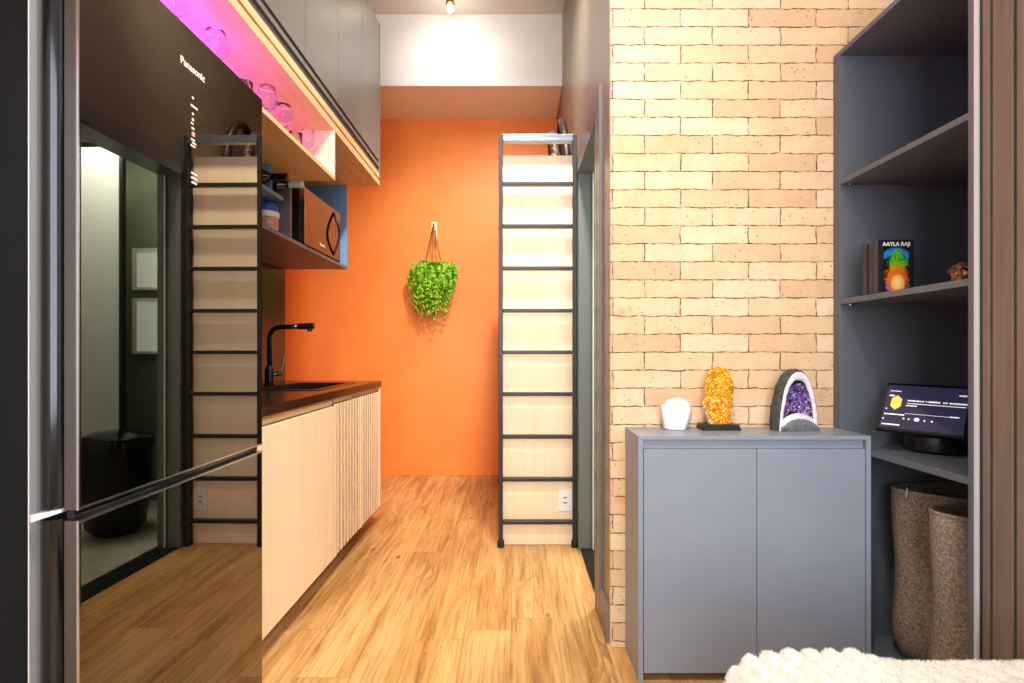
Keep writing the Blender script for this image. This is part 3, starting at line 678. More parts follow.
for f in range(170):
    # each frond leaves the crown, arches out and hangs down over the pot
    az = rnd.uniform(0, 2*PI); reach = rnd.uniform(0.02, 0.175); drop = rnd.uniform(0.04, 0.46)*(1-0.55*(reach/0.175)**2)
    lift = rnd.uniform(0.01, 0.075); sx_, sy_ = math.cos(az), math.sin(az)*0.55
    if sy_ > 0: sy_ *= 0.35
    npt = 12; path = []
    for k in range(npt+1):
        u = k/npt; q = math.sin(min(1, u*1.5)*PI/2)
        path.append(FC+Vector((sx_*(0.03+reach*q)+0.01*math.sin(u*5+f), sy_*(0.03+reach*q), 0.07+lift*math.sin(min(1, u*2)*PI/2)-(drop+lift)*max(0, u-0.25)**1.3*1.45)))
    for k in range(1, npt+1):
        tdir = (path[k]-path[k-1]).normalized()
        side = tdir.cross(Vector((sx_*0.5, -0.8, 0.3))).normalized()
        ll = 0.046*(1-(k/npt)**2*0.7)
        for sgn in (-1, 1):
            base = path[k]; tip = base+side*sgn*ll+tdir*ll*0.45+Vector((0, rnd.uniform(-.012, .008), rnd.uniform(-.014, .004)))
            w = tdir*0.013; up = Vector((0, -0.005, 0.002))
            mid_ = base*0.5+tip*0.5
            if max(base.y, tip.y) > 4.785: continue
            a = bm.verts.new(base); b1 = bm.verts.new(mid_+w+up); c1 = bm.verts.new(tip); d1 = bm.verts.new(mid_-w+up)
            bm.faces.new((a, b1, c1)); bm.faces.new((a, c1, d1))
obj('fronds', bm, fern_mat(), t)

# ------------------------------------------------------------------ grey shoe cabinet and its minerals
KD, KZ = 1.790, 0.809
t = thing('sideboard', 'grey two-door cabinet standing in front of the brick wall', 'cabinet', (0.80, 1.92, 0))
bm = bmesh.new(); box(bm, 0.405, 1.1695, KD, 2.003, KZ-0.012, KZ, bev=0.0007); obj('top_board', bm, M['grey'], t)
bm = bmesh.new(); box(bm, 0.405, 0.421, KD, 2.003, 0.0, KZ-0.0125, bev=0.0005); obj('side_board', bm, M['grey'], t)
KR = 1.1695
bm = bmesh.new(); box(bm, KR-0.016, KR, KD, 2.003, 0.0, KZ-0.0125, bev=0.0005); obj('side_board', bm, M['grey'], t)
obj('carcass', B(0.422, KR-0.017, KD+0.021, 2.003, 0.03, KZ-0.013), M['grey'], t)
obj('handle_rail', B(0.424, KR-0.019, KD+0.012, KD+0.0205, KZ-0.042, KZ-0.0135), M['grey'], t)
mid = (757-515)/545*KD
obj('door', B(0.4235, mid-0.001, KD+0.001, KD+0.020, 0.03, KZ-0.043, bev=0.0008), M['grey'], t)
obj('door', B(mid+0.001, KR-0.0185, KD+0.001, KD+0.020, 0.03, KZ-0.043, bev=0.0008), M['grey'], t)

def blob(bm, c, rx, ry, rz, seed, amp, sub=4, flat=True, f=3.0):
    r = bmesh.ops.create_icosphere(bm, subdivisions=sub, radius=1.0)
    for v in r['verts']:
        d = v.co.normalized(); k = 1+amp*noise.noise(d*f+Vector((seed, 0, 0)))
        q = Vector((d.x*rx*k, d.y*ry*k, d.z*rz*k))
        if flat and q.z < -rz*0.86: q.z = -rz*0.86
        v.co = Vector(c)+q
    return r['verts']
# quartz: faceted white rock
bm = bmesh.new(); cz = KZ+0.058
pts2 = [(-0.046, -0.057), (-0.058, 0.02), (-0.030, 0.050), (0.010, 0.058), (0.044, 0.046), (0.060, 0.014), (0.050, -0.035), (0.034, -0.0575)]
lay = [(-0.034, 0.60), (-0.018, 0.93), (0.006, 1.0), (0.026, 0.9), (0.036, 0.62)]
rings = []
for dy, s in lay:
    rings.append([bm.verts.new((0.577+px*s+random.uniform(-.0015, .0015), 1.955+dy, cz+(pz*s if pz > -0.05 else pz))) for px, pz in pts2])
for a, b_ in zip(rings, rings[1:]):
    for k in range(8): bm.faces.new((a[k], a[(k+1) % 8], b_[(k+1) % 8], b_[k]))
bm.faces.new(rings[0]); bm.faces.new(rings[-1][::-1])
bmesh.ops.bevel(bm, geom=list(bm.edges), offset=0.003, segments=2, affect='EDGES')
q = obj('quartz_stone', bm, plain('milky white quartz', srgb(236, 222, 220), 0.35, 0, 0.5, 0.02, coat=0.2), smooth=True, org=(0.577, 1.955, KZ))
tag(q, 'small milky white rounded quartz stone on the grey cabinet', 'mineral')
# citrine
t = thing('citrine_cluster', 'yellow-orange crystal slab upright on a small black base', 'mineral', (0.72, 1.955, KZ))
bm = bmesh.new()
def frust(bm, x0, x1, y0, y1, z0, z1, ins):
    a = [bm.verts.new(p) for p in ((x0, y0, z0), (x1, y0, z0), (x1, y1, z0), (x0, y1, z0))]
    b_ = [bm.verts.new(p) for p in ((x0+ins, y0+ins, z1), (x1-ins, y0+ins, z1), (x1-ins, y1-ins, z1), (x0+ins, y1-ins, z1))]
    bm.faces.new(a[::-1]); bm.faces.new(b_)
    for k in range(4): bm.faces.new((a[k], a[(k+1) % 4], b_[(k+1) % 4], b_[k]))
frust(bm, 0.660, 0.795, 1.912, 1.990, KZ, KZ+0.020, 0.006)
obj('base', bm, M['matte_black'], t)
sil = [(-0.035, 0.0), (-0.040, 0.02), (-0.050, 0.05), (-0.058, 0.072), (-0.046, 0.10), (-0.047, 0.13), (-0.042, 0.165), (-0.030, 0.190), (-0.008, 0.202), (0.018, 0.200), (0.040, 0.185), (0.051, 0.155), (0.053, 0.12), (0.052, 0.08), (0.045, 0.04), (0.040, 0.0)]
def slab(cx, cy, z0, sil, th, n=26, rough=0.004, seed=0, m=14):
    bm = bmesh.new(); rnd = random.Random(seed)
    # silhouette widths by height
    left = [p for p in sil if p[0] < 0]; right = [p for p in sil if p[0] >= 0][::-1]
    L = sorted(left, key=lambda p: p[1]); R = sorted(right, key=lambda p: p[1])
    def interp(Lst, z):
        for (a, b_) in zip(Lst, Lst[1:]):
            if a[1] <= z <= b_[1]: return a[0]+(b_[0]-a[0])*((z-a[1])/max(1e-6, b_[1]-a[1]))
        return Lst[-1][0] if z > Lst[-1][1] else Lst[0][0]
    top = max(p[1] for p in sil); grid = []
    for i in range(n+1):
        z = top*i/n; xl, xr = interp(L, z), interp(R, z)
        if i == n: xl, xr = (xl+xr)/2-0.004, (xl+xr)/2+0.004
        mx, w = (xl+xr)/2, (xr-xl)/2; ring = []
        for k in range(2*m):
            a = 2*PI*k/(2*m); cx_, sy_ = math.cos(a), math.sin(a)
            f = abs(cx_)**0.8*(1 if cx_ > 0 else -1)
            zt = min(1, math.sqrt(max(0, 1-(z/top)**4)))
            y = sy_*th*(0.35+0.65*zt)
            j = rough if sy_ < 0.1 else rough*0.3
            ring.append(bm.verts.new((cx+mx+w*f+rnd.uniform(-j, j)*0.7, cy+y+rnd.uniform(-j, j), z0+z+(rnd.uniform(-j, j)*0.7 if 0 < i < n else 0))))
        grid.append(ring)
    for a, b_ in zip(grid, grid[1:]):
        for k in range(2*m): bm.faces.new((a[k], a[(k+1) % (2*m)], b_[(k+1) % (2*m)], b_[k]))
    bm.faces.new(grid[0][::-1]); bm.faces.new(grid[-1])
    return bm
def crystal_mat(name, stops, scale, rough=0.15, patch=None):
    m, nt, b = nmat(name); setp(b, rough, 0, 0.7)
    v = coords(nt); vo = N(nt, 'ShaderNodeTexVoronoi', feature='F1'); vo.inputs['Scale'].default_value = scale; nt.links.new(v, vo.inputs['Vector'])
    sc = N(nt, 'ShaderNodeSeparateColor'); nt.links.new(vo.outputs['Color'], sc.inputs[0])
    r = ramp(nt, stops); nt.links.new(sc.outputs[0], r.inputs[0]); c = r.outputs[0]
    if patch: c = patch(nt, v, c)
    nt.links.new(c, b.inputs['Base Color'])
    bump(nt, b, vo.outputs['Distance'], 0.9, 0.006); return m
def citpatch(nt, v, c):
    sp = N(nt, 'ShaderNodeSeparateXYZ'); nt.links.new(v, sp.inputs[0])
    # pale matrix at the lower left of the slab
    e = mathn(nt, 'ADD', mathn(nt, 'MULTIPLY', sp.outputs[0], 1.0), mathn(nt, 'MULTIPLY', sp.outputs[2], 0.45))
    e = mathn(nt, 'ADD', e, mathn(nt, 'MULTIPLY', noise_n(nt, v, 30, 3), 0.02))
    g = ramp(nt, [(0.0, (1, 1, 1, 1)), (0.006, (0, 0, 0, 1))]); nt.links.new(mathn(nt, 'ADD', e, 0.002), g.inputs[0])
    lim = ramp(nt, [(0.085, (1, 1, 1, 1)), (0.10, (0, 0, 0, 1))]); nt.links.new(sp.outputs[2], lim.inputs[0])
    return mixc(nt, mathn(nt, 'MULTIPLY', g.outputs[0], lim.outputs[0]), c, srgb(238, 214, 190))
bm = slab(0.728, 1.955, KZ+0.0205, sil, 0.026, n=44, rough=0.0045, seed=5, m=34)
obj('crystals', bm, crystal_mat('citrine crystals', [(0.0, srgb(214, 116, 4)), (0.35, srgb(240, 160, 10)), (0.7, srgb(252, 190, 30)), (1.0, srgb(255, 228, 130))], 170, patch=citpatch), t)
# amethyst geode
AX, AY = 0.992, 1.905
t = thing('amethyst_geode', 'arched amethyst geode with dark grey shell and white rim, standing at the cabinet right end', 'mineral', (AX, AY+0.03, KZ))
def arcpt(a, w, h):       # outline of the front: pointed arch, a in 0..1 from lower right over the top to lower left
    th = PI*a; x = math.cos(th); z = math.sin(th)
    return w*(abs(x)**0.85)*(1 if x > 0 else -1)*(1-0.18*(z if True else 0)), h*(z**0.72 if z > 0 else 0)
rot = Matrix.Rotation(math.radians(9), 3, 'Z')
def P(x, y, z): v = rot @ Vector((x, y, 0)); return Vector((AX+v.x, AY+v.y, KZ+z))
n = 44; rn = random.Random(11)
def ringpts(w, h, y, z0, cx=0.0, j=0.0, bulge=0.0):
    out = []
    for k in range(n+1):
        x, z = arcpt(k/n, w, h)
        out.append(P(cx+x+rn.uniform(-j, j), y-bulge*math.sin(PI*k/n)+rn.uniform(-j, j), z0+z+(rn.uniform(-j, j) if 0 < k < n else 0)))
    return out
def loft(bm, rows, close_bottom=False):
    vr = [[bm.verts.new(p) for p in r] for r in rows]
    for a, b_ in zip(vr, vr[1:]):
        for k in range(len(a)-1): bm.faces.new((a[k], a[k+1], b_[k+1], b_[k]))
    return vr
bm = bmesh.new()
rows = [ringpts(0.074, 0.206, 0.0, 0, j=0.001), ringpts(0.080, 0.214, 0.012, 0, j=0.002), ringpts(0.082, 0.216, 0.03, 0, j=0.002), ringpts(0.078, 0.208, 0.05, 0, j=0.002), ringpts(0.064, 0.175, 0.072, 0, j=0.002), ringpts(0.036, 0.10, 0.084, 0, j=0.002), ringpts(0.004, 0.01, 0.086, 0)]
vr = loft(bm, rows)
obj('shell', bm, plain('dark green grey basalt crust', srgb(72, 76, 72), 0.75, 0, 0.3, 0.3, 40, 0.8, 90), t)
bm = bmesh.new()
rows = [ringpts(0.074, 0.206, 0.0, 0, j=0.0006), ringpts(0.070, 0.198, -0.004, 0, j=0.0008), ringpts(0.064, 0.184, -0.003, 0, j=0.0012), ringpts(0.060, 0.176, 0.003, 0.002, j=0.001)]
loft(bm, rows)
# white band that bridges over the bottom mound
rows = []
for s, dy in ((1.0, -0.006), (0.93, -0.0075), (0.80, -0.003), (0.74, 0.006)):
    rr = []
    for k in range(25):
        u = -1+2*k/24; top = 0.030*(1-u*u)+0.012+0.020*(1-s)/0.26
        rr.append(P(u*0.070, dy+rn.uniform(-.0008, .0008), top+rn.uniform(-.0008, .0008)))
    rows.append(rr)
loft(bm, rows)
obj('agate_rim', bm, plain('white agate rim', srgb(226, 220, 228), 0.4, 0, 0.5, 0.12, 60, 0.5, 160), t, label='white agate rim')
bm = bmesh.new(); rows = []
for i in range(6):
    rr = []
    for k in range(25):
        u = -1+2*k/24; top = (0.030*(1-u*u)+0.013)*(1-i/5)
        rr.append(P(u*0.074, -0.007-0.004*math.sin(PI*i/5)+rn.uniform(-.0012, .0012), top))
    rows.append(rr)
loft(bm, rows)
obj('foot', bm, plain('grey cut rock', srgb(112, 114, 114), 0.7, 0, 0.3, 0.22, 70, 0.6, 150), t, label='grey rock foot')
bm = bmesh.new(); rows = []
for i in range(16):
    s = 1-i/15; rows.append(ringpts(0.062*s+0.001, 0.145*s+0.002, 0.003+0.036*(1-s*s), 0.020+0.045*(1-s), j=0.0032 if i else 0.001))
loft(bm, rows)
obj('crystals', bm, crystal_mat('amethyst crystals', [(0.0, srgb(48, 22, 78)), (0.4, srgb(96, 62, 140)), (0.75, srgb(140, 108, 182)), (1.0, srgb(214, 196, 232))], 160, 0.12), t)

# ------------------------------------------------------------------ shelving unit on the right, wardrobe
UX, UY0, UY1 = 1.1705, 1.390, 2.004
t = thing('shelving_unit', 'tall open dark grey shelving unit between the brick wall and the wardrobe', 'shelf', (1.47, 1.7, 0))
obj('side_board', B(UX, 1.78, 1.963, UY1, 0.0, 2.153, bev=0.0008), M['grey_unit'], t)
obj('side_board', B(UX, 1.78, UY0, 1.408, 0.0, 2.153, bev=0.0008), M['grey_unit'], t)
obj('top_board', B(UX, 1.78, UY0, UY1, 2.1535, 2.171, bev=0.0008), M['grey_unit'], t)
obj('back_board', B(1.765, 1.78, 1.4085, 1.9625, 0.0, 2.153), M['grey_unit'], t)
for z0, z1 in ((1.687, 1.705), (1.257, 1.276), (0.742, 0.763)):
    obj('shelf_board', B(UX+0.001, 1.7645, 1.4085, 1.9625, z0, z1, bev=0.0008), M['grey_unit'], t)
obj('base_board', B(UX+0.001, 1.7645, 1.4085, 1.9625, 0.045, 0.065), M['grey_unit'], t)
obj('kickboard', B(UX+0.03, UX+0.045, 1.4085, 1.9625, 0.0, 0.044), M['grey_unit'], t)
for z in (1.686, 1.256, 0.741):
    for y in (1.950, 1.420): obj('shelf_pin', lathe(bmesh.new(), [(0.004, -0.006), (0.006, -0.004), (0.006, 0)], (UX+0.03, y, z), 10), M['chrome'], t)

t = thing('wardrobe', 'tall wardrobe with brown vertically ribbed doors and a bright aluminium edge', 'wardrobe', (1.47, 0.2, 0))
obj('carcass', B(UX+0.03, 1.78, -1.2, 1.3885, 0.0, 2.40), M['grey_unit'], t)
obj('edge_profile', B(UX-0.001, UX+0.012, 1.380, 1.3892, 0.0, 2.40), M['alu'], t, label='bright aluminium edge profile')
obj('track_gap', B(UX+0.006, UX+0.029, 1.366, 1.3795, 0.0, 2.40), M['matte_black'], t)
for (ya, yb) in ((0.52, 1.366), (-0.33, 0.516), (-1.18, -0.334)):
    bm = bmesh.new(); box(bm, UX+0.012, UX+0.028, ya, yb, 0.02, 2.39); d = obj('door', bm, M['groove'], t)
    bm = bmesh.new(); y = yb-0.001
    w = 0.017
    box(bm, UX+0.001, UX+0.0119, y-w, y, 0.02, 2.39, bev=0.001); y -= w+0.011
    while y-0.053 > ya:
        box(bm, UX+0.001, UX+0.0119, y-0.053, y, 0.02, 2.39, bev=0.001); y -= 0.064
    obj('slats', bm, M['walnut'], d)

# books
def cover_mat():
    m, nt, b = nmat('printed cover'); setp(b, 0.3, 0, 0.5)
    tc = N(nt, 'ShaderNodeTexCoord'); v = tc.outputs['Generated']
    sp = N(nt, 'ShaderNodeSeparateXYZ'); nt.links.new(v, sp.inputs[0]); x, z = sp.outputs[0], sp.outputs[2]
    def dist(cx, cz, sx, sz):
        a = mathn(nt, 'MULTIPLY', mathn(nt, 'SUBTRACT', x, cx), sx); c = mathn(nt, 'MULTIPLY', mathn(nt, 'SUBTRACT', z, cz), sz)
        return mathn(nt, 'SQRT', mathn(nt, 'ADD', mathn(nt, 'MULTIPLY', a, a), mathn(nt, 'MULTIPLY', c, c)))
    n = noise_n(nt, v, 7, 5, 0.65); n2 = noise_n(nt, v, 16, 4, 0.6)
    c = srgb(14, 14, 18)
    # blue arc
    r = ramp(nt, [(0.30, (0, 0, 0, 1)), (0.36, (1, 1, 1, 1)), (0.44, (1, 1, 1, 1)), (0.50, (0, 0, 0, 1))]); nt.links.new(dist(0.5, 0.50, 0.62, 1.0), r.inputs[0])
    lim = ramp(nt, [(0.70, (0, 0, 0, 1)), (0.78, (1, 1, 1, 1))]); nt.links.new(z, lim.inputs[0])
    c = mixc(nt, mathn(nt, 'MULTIPLY', r.outputs[0], lim.outputs[0]), c, srgb(30, 120, 190))
    # planet patches low
    r = ramp(nt, [(0.30, (1, 1, 1, 1)), (0.36, (0, 0, 0, 1))]); nt.links.new(dist(0.32, 0.16, 1.3, 2.2), r.inputs[0]); 
    c = mixc(nt, mathn(nt, 'MULTIPLY', r.outputs[0], n), c, srgb(120, 110, 220))
    r = ramp(nt, [(0.25, (1, 1, 1, 1)), (0.34, (0, 0, 0, 1))]); nt.links.new(dist(0.80, 0.16, 1.6, 2.2), r.inputs[0])
    c = mixc(nt, mathn(nt, 'MULTIPLY', r.outputs[0], n), c, srgb(40, 60, 150))
    # green landmass
    dg = mathn(nt, 'ADD', dist(0.56, 0.66, 0.85, 1.15), mathn(nt, 'MULTIPLY', mathn(nt, 'SUBTRACT', n, 0.5), 0.7))
    r = ramp(nt, [(0.26, (1, 1, 1, 1)), (0.32, (0, 0, 0, 1))]); nt.links.new(dg, r.inputs[0])
    g = ramp(nt, [(0.35, srgb(8, 92, 40)), (0.52, srgb(60, 170, 30)), (0.62, srgb(150, 200, 50))]); nt.links.new(n2, g.inputs[0])
    c = mixc(nt, r.outputs[0], c, g.outputs[0])
    # flames and sun
    df = mathn(nt, 'ADD', dist(0.52, 0.28, 0.75, 1.0), mathn(nt, 'MULTIPLY', mathn(nt, 'SUBTRACT', n2, 0.5), 0.75))
    r = ramp(nt, [(0.26, (1, 1, 1, 1)), (0.36, (0, 0, 0, 1))]); nt.links.new(df, r.inputs[0])
    c = mixc(nt, r.outputs[0], c, srgb(214, 110, 24))
    r = ramp(nt, [(0.0, srgb(255, 224, 150)), (0.20, srgb(250, 180, 70)), (0.25, srgb(236, 140, 40))]); ds = dist(0.55, 0.20, 0.85, 1.2); nt.links.new(ds, r.inputs[0])
    k = ramp(nt, [(0.21, (1, 1, 1, 1)), (0.25, (0, 0, 0, 1))]); nt.links.new(ds, k.inputs[0])
    c = mixc(nt, k.outputs[0], c, r.outputs[0])
    nt.links.new(c, b.inputs['Base Color']); return m
pages = plain('dark page block', srgb(74, 66, 66), 0.8, var=0.2, vs=120); blk = plain('black book cover', srgb(30, 30, 34), 0.35)
bh, bz = 0.158, 1.2765
bh = 0.172
def book(y0, y1, x0, x1, label, cover=False, h=bh):
    t = thing('book', label, 'book', ((x0+x1)/2, (y0+y1)/2, bz), 'books on the middle shelf')
    bm = bmesh.new(); box(bm, x0, x1, y0, y0+0.0015, bz, bz+h); box(bm, x0, x1, y1-0.0015, y1, bz, bz+h); box(bm, x1-0.0015, x1, y0+0.0015, y1-0.0015, bz, bz+h)
    obj('cover', bm, blk, t)
    obj('pages', B(x0+0.001, x1-0.002, y0+0.0016, y1-0.0016, bz+0.002, bz+h-0.002), pages, t)
    if cover:
        obj('cover_art', B(x0+0.018, x1-0.016, y0-0.0006, y0-0.0001, bz+0.002, bz+h-0.022), cover_mat(), t, label='printed picture of a green landmass and an orange sun')
        text_mesh('cover_title', 'AAYLA RAJI', 0.0175, M['plastic_white'], t, ((x0+x1)/2+0.001, y0-0.0006, bz+h-0.020), (1, 0, 0), (0, 0, 1), 0.0003, 'CENTER', 0.0004)
book(1.762, 1.788, 1.174, 1.290, 'black book showing its cover with a green and orange picture, front of the row', True)
book(1.7885, 1.816, 1.176, 1.286, 'black book second in the row, directly behind the picture cover', h=0.170)
book(1.8165, 1.842, 1.173, 1.284, 'black book at the back of the row, against no other book behind', h=0.169)
# tiger eye stone
bm = bmesh.new(); vs = blob(bm, (1.225, 1.485, 1.2765+0.024), 0.036, 0.03, 0.027, 4.0, 0.3, 4, True, 2.2)
q = obj('tigers_eye_stone', bm, crystal_mat('amber brown stone', [(0.0, srgb(30, 14, 8)), (0.5, srgb(92, 44, 14)), (0.8, srgb(170, 92, 26)), (1.0, srgb(236, 170, 70))], 75, 0.2), org=(1.225, 1.485, 1.2765))
tag(q, 'small amber and brown stone on the middle shelf', 'mineral')

# smart display
BL = Vector((1.190, 1.800, 0.832)); BR = Vector((1.340, 1.620, 0.828)); TL = Vector((1.284, 1.879, 0.980)); TR = Vector((1.434, 1.699, 0.976))
ex = (BR-BL).normalized(); ey = (TL-BL).normalized(); ez = ex.cross(ey).normalized(); Wd, Hd = (BR-BL).length, (TL-BL).length
t = thing('smart_display', 'smart display with a lit media screen tilted back on a dark round speaker base', 'smart display', (1.345, 1.745, 0.763))
def plate(bm, u0, u1, v0, v1, d0, d1, bev=0.0):
    b2 = bmesh.new(); box(b2, u0, u1, v0, v1, d0, d1, bev=bev)
    me = bpy.data.meshes.new('x'); b2.to_mesh(me); b2.free(); st = len(bm.verts); bm.from_mesh(me); bpy.data.meshes.remove(me)
    bm.verts.ensure_lookup_table()
    for v in bm.verts[st:]: v.co = BL+ex*v.co.x+ey*v.co.y+ez*v.co.z
def plate_poly(bm, pts, d):
    bm.faces.new([bm.verts.new(BL+ex*(u*Wd)+ey*(v*Hd)+ez*d) for u, v in pts])
bm = bmesh.new(); plate(bm, 0, Wd, 0, Hd, -0.014, 0, 0.003); scr = obj('housing', bm, M['gloss_black'], t)
def scr_mat(nm, col, s=0.55):
    m = emis(nm, col, s); m.node_tree.nodes['Principled BSDF'].inputs['Roughness'].default_value = 0.08; return m
bm = bmesh.new(); plate(bm, Wd*0.035, Wd*0.965, Hd*0.05, Hd*0.95, 0.0001, 0.0006); obj('screen', bm, scr_mat('navy screen', srgb(44, 42, 66), 0.6), scr)
ui = emis('white screen graphics', (0.85, 0.83, 0.88, 1), 0.75)
bm = bmesh.new(); plate_poly(bm, [(0.17+0.072*math.cos(PI/6+PI/3*k), 0.58+0.155*math.sin(PI/6+PI/3*k)) for k in range(6)], 0.0010); obj('screen_hexagon', bm, emis('yellow screen hexagon', srgb(225, 190, 80), 0.75), scr)
bm = bmesh.new()
def bar(u0, u1, v, h): plate(bm, Wd*u0, Wd*u1, Hd*(v-h/2), Hd*(v+h/2), 0.0008, 0.0011)
def word(u0, u1, v, h, rs):
    u = u0
    while u < u1:
        w = rs.uniform(0.006, 0.014); bar(u, min(u+w, u1), v, h*rs.uniform(0.75, 1.0)); u += w+0.004
rs = random.Random(2)
for (a, b_, v, h) in [(0.30, 0.49, 0.635, .03), (0.51, 0.525, 0.635, .04), (0.54, 0.67, 0.635, .035), (0.70, 0.75, 0.635, .03), (0.77, 0.96, 0.635, .035), (0.86, 0.94, 0.80, .035), (0.07, 0.20, 0.82, .02), (0.80, 0.90, 0.37, .022)]: word(a, b_, v, h, rs)
bar(0.30, 0.95, 0.575, 0.012); bar(0.29, 0.42, 0.53, 0.016); bar(0.06, 0.30, 0.33, 0.02); bar(0.06, 0.27, 0.12, 0.022); bar(0.30, 0.9, 0.365, 0.005); bar(0.07, 0.13, 0.72, 0.03)
for (u, v, r) in [(0.30, 0.26, .012), (0.36, 0.255, .012), (0.45, 0.26, .03), (0.54, 0.25, .012), (0.62, 0.25, .013), (0.07, 0.44, .01), (0.06, 0.23, .01)]:
    plate_poly(bm, [(u+r*math.cos(2*PI*k/14), v+r*1.25*math.sin(2*PI*k/14)) for k in range(14)], 0.0010)
obj('screen_text', bm, ui, scr)
bm = bmesh.new(); plate_poly(bm, [(0.965+0.016*math.cos(2*PI*k/16), 0.955+0.02*math.sin(2*PI*k/16)) for k in range(16)], 0.0004); obj('camera_lens', bm, M['plastic_white'], scr)
bm = bmesh.new(); lathe(bm, [(0.070, 0.0), (0.080, 0.008), (0.083, 0.03), (0.080, 0.052), (0.062, 0.066), (0.03, 0.075)], (1.36, 1.765, 0.7635), 32); obj('speaker_base', bm, M['matte_black'], t, True)
mc = (BL+TR)/2-ez*0.012
bm = bmesh.new(); tube(bm, [(1.36, 1.765, 0.835), tuple(mc-ez*0.012)], 0.022, 14); obj('neck', bm, M['matte_black'], t, True)

# laundry baskets
def felt():
    m, nt, b = nmat('brown felt fabric'); setp(b, 0.95, 0, 0.1)
    v = coords(nt); n1 = noise_n(nt, v, 130, 4, 0.7); n2 = noise_n(nt, v, 6, 2)
    r = ramp(nt, [(0.35, srgb(104, 92, 80)), (0.65, srgb(168, 152, 136))]); nt.links.new(n1, r.inputs[0])
    nt.links.new(r.outputs[0], b.inputs['Base Color']); bump(nt, b, n1, 0.6, 0.003); return m
FELT = felt()
def basket(cx, cy, ax, ay, h, label, lean, handle):
    t = thing('laundry_basket', label, 'basket', (cx, cy, 0.066), 'felt laundry baskets')
    z0 = 0.0665; bm = bmesh.new(); rows = []; nn = 56
    def ring(s, z, k_, amp=0.0):
        out = []
        for k in range(nn):
            a = 2*PI*k/nn; w = 1+amp*math.sin(3*a+k_*1.7)+amp*0.6*math.sin(5*a-k_)
            out.append(bm.verts.new((cx+ax*s*w*math.cos(a)+lean*(z), cy+ay*s*w*math.sin(a), z0+z+0.006*math.sin(2*a+1)*(z/h))))
        return out
    N_ = 16
    for i in range(N_+1):
        f = i/N_; s = 0.88+0.12*min(1, f*6)**0.5+0.015*math.sin(f*9)
        rows.append(ring(s, f*h, f*3, 0.014))
    rows.append(ring(0.975, h+0.001, 3, 0.014)); 
    for i in range(7, -1, -1):
        f = i/7; rows.append(ring((0.84+0.12*min(1, f*6)**0.5), f*(h-0.008)+0.006, 3*f, 0.012))
    for a, b_ in zip(rows, rows[1:]):
        for k in range(nn): bm.faces.new((a[k], a[(k+1) % nn], b_[(k+1) % nn], b_[k]))
    bm.faces.new(rows[0][::-1]); bm.faces.new(rows[-1])
    obj('fabric_body', bm, FELT, t, 'all')
    bm = bmesh.new(); pts = []
    for k in range(nn+1):
        a = 2*PI*k/nn; w = 1+0.014*math.sin(3*a+3*1.7)+0.014*0.6*math.sin(5*a-3)
        pts.append((cx+ax*w*0.99*math.cos(a)+lean*h, cy+ay*w*0.99*math.sin(a), z0+h+0.006*math.sin(2*a+1)))
    tube(bm, pts, 0.006, 8, cap=False); obj('rim_seam', bm, FELT, t, 'all')
    if handle:
        bm = bmesh.new(); tube(bm, [(1.262, 1.76, z0+h-0.01), (1.27, 1.765, z0+h+0.02), (1.285, 1.775, z0+h+0.028)], 0.0035, 8); obj('handle', bm, M['chrome'], t, True)
basket(1.510, 1.815, 0.235, 0.125, 0.556, 'brown felt laundry basket with a metal loop, farther back in the shelving unit', -0.01, True)
basket(1.430, 1.550, 0.232, 0.122, 0.556, 'brown felt laundry basket in front, half hidden by wardrobe edge', 0.0, False)

# ------------------------------------------------------------------ bed with a fluffy ribbed throw
t = thing('bed', 'low bed under the fluffy cream throw in the right foreground', 'bed', (0.80, 0.1, 0))
obj('mattress', B(0.46, 1.14, -1.0, 1.015, 0.20, 0.452, bev=0.03, seg=3), M['white'], t)
obj('frame', B(0.47, 1.13, -0.99, 1.005, 0.0, 0.199), M['groove'], t)
def fur():
    m, nt, b = nmat('cream faux fur'); setp(b, 0.9, 0, 0.1)
    v = coords(nt); n = noise_n(nt, v, 60, 4, 0.7)
    r = ramp(nt, [(0.3, srgb(222, 214, 200)), (0.6, srgb(240, 237, 229))]); nt.links.new(n, r.inputs[0]); nt.links.new(r.outputs[0], b.inputs['Base Color'])
    bump(nt, b, n, 0.6, 0.006); return m
FUR = fur()
TX0, TX1, TY0, TY1, TZ = 0.395, 1.160, 0.30, 1.078, 0.501
def throw_h(s, w):
    # s: distance in from the left edge, w: distance in from the far edge -> (dx, dy, z)
    rib = 0.0
    X = TX0+s
    ph = (X-0.416+(TY1-w-1.03)*0.28)/0.0400
    amp = 0.0210*(1.0 if X < 0.66 else max(0.12, 1-(X-0.66)/0.05))
    rib = amp*(abs(math.cos(PI*ph))**0.7)-amp*0.4
    far = 0.0; r = 0.035
    zl = 0.0 if s > 0.05 else -(0.05-math.sqrt(max(0, 0.05**2-(0.05-s)**2)))
    zf = 0.0 if w > r else -(r-math.sqrt(max(0, r*r-(r-w)**2)))
    dip = -0.010*max(0, min(1, (X-0.66)/0.1))
    corner = -0.022*max(0, 1-s/0.11)*max(0, 1-w/0.2)
    return TZ+rib+zl*1.0+zf+dip+corner
bm = bmesh.new(); nu, nv = 230, 150; grid = []
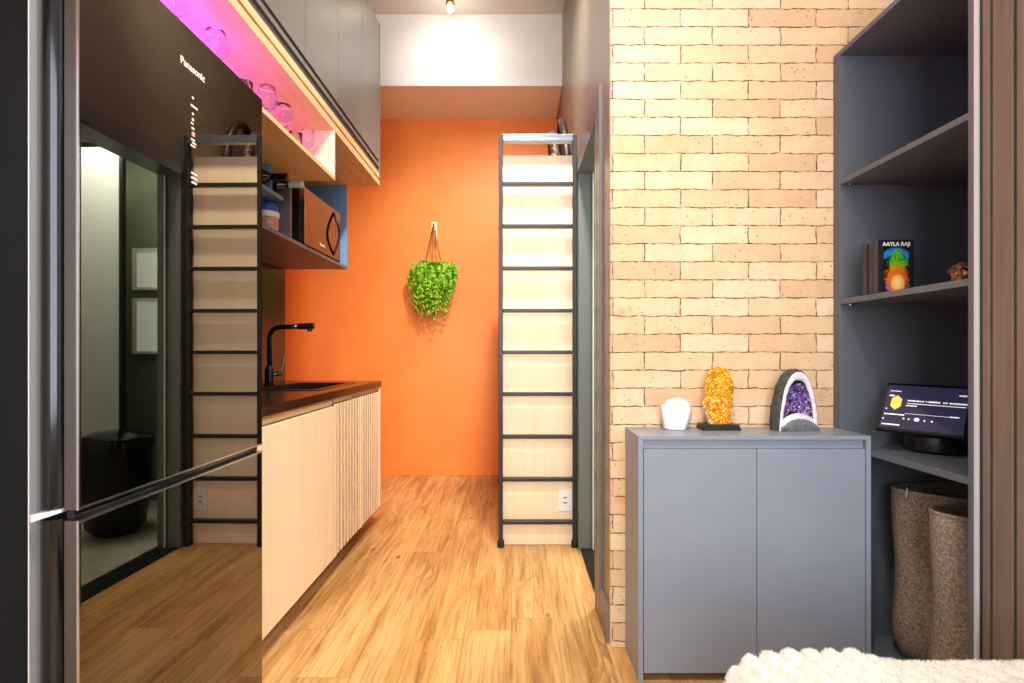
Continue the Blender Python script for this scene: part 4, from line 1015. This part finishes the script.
def throw_pt(i, j):
    s = (TX1-TX0)*i/nu; w = (TY1-TY0)*(j/nv)**1.5
    z = throw_h(s, w); x = TX0+s; y = TY1-w
    f = noise.noise(Vector((x*90, y*90, 0)))*0.0022+noise.noise(Vector((x*30, y*30, 5)))*0.002
    # scalloped far edge
    ph = (x-0.416)/0.040; sc = 0.010*(abs(math.cos(PI*ph))**0.6) if x < 0.68 else 0.003
    cr = 0.030*max(0, 1-s/0.09)**2
    y2 = y + (sc-0.010-cr)*math.exp(-w/0.08)
    return Vector((x, y2, z+f))
P0 = [[throw_pt(i, j) for i in range(nu+1)] for j in range(nv+1)]
def skirt(row, dirv): 
    return [[p+Vector(dirv)*k for p in row] for k in (0.33, 0.66, 1.0)]
V = [[bm.verts.new(p) for p in r] for r in P0]
for a, b_ in zip(V, V[1:]):
    for k in range(nu): bm.faces.new((a[k], a[k+1], b_[k+1], b_[k]))
prev = V[0]
for k in range(1, 7):
    cur = [bm.verts.new(Vector((v.co.x, v.co.y, v.co.z-0.05*k+0.004*math.sin(v.co.x*60+k)))) for v in V[0]]
    for q in range(nu): bm.faces.new((prev[q], prev[q+1], cur[q+1], cur[q]))
    prev = cur
left = [r[0] for r in V]; prev = left
for k in range(1, 7):
    cur = [bm.verts.new(Vector((v.co.x+0.003*math.sin(v.co.y*50+k), v.co.y, v.co.z-0.05*k))) for v in left]
    for q in range(len(left)-1): bm.faces.new((prev[q], prev[q+1], cur[q+1], cur[q]))
    prev = cur
bm.normal_update()
th = obj('throw_blanket', bm, FUR, smooth='all', org=(0.8, 0.7, 0.46))
tag(th, 'fluffy cream ribbed throw spread over the bed corner', 'blanket')
bm = bmesh.new(); rf = random.Random(9)
for _ in range(20000):
    i = rf.random()*nu; j = nv*(rf.random()**1.3)*0.45
    i0, j0 = int(i), int(j); p = P0[j0][min(i0, nu)].lerp(P0[min(j0+1, nv)][min(i0+1, nu)], rf.random())
    d = Vector((rf.uniform(-.6, .6), rf.uniform(-.3, .8), rf.uniform(.5, 1.0))).normalized()*rf.uniform(0.002, 0.0055)
    sd = Vector((rf.uniform(-1, 1), rf.uniform(-1, 1), 0)).normalized()*0.0007
    a = bm.verts.new(p-sd); b_ = bm.verts.new(p+sd); c = bm.verts.new(p+d); bm.faces.new((a, b_, c))
pile = obj('fur_pile', bm, FUR, th); pile['kind'] = 'stuff'
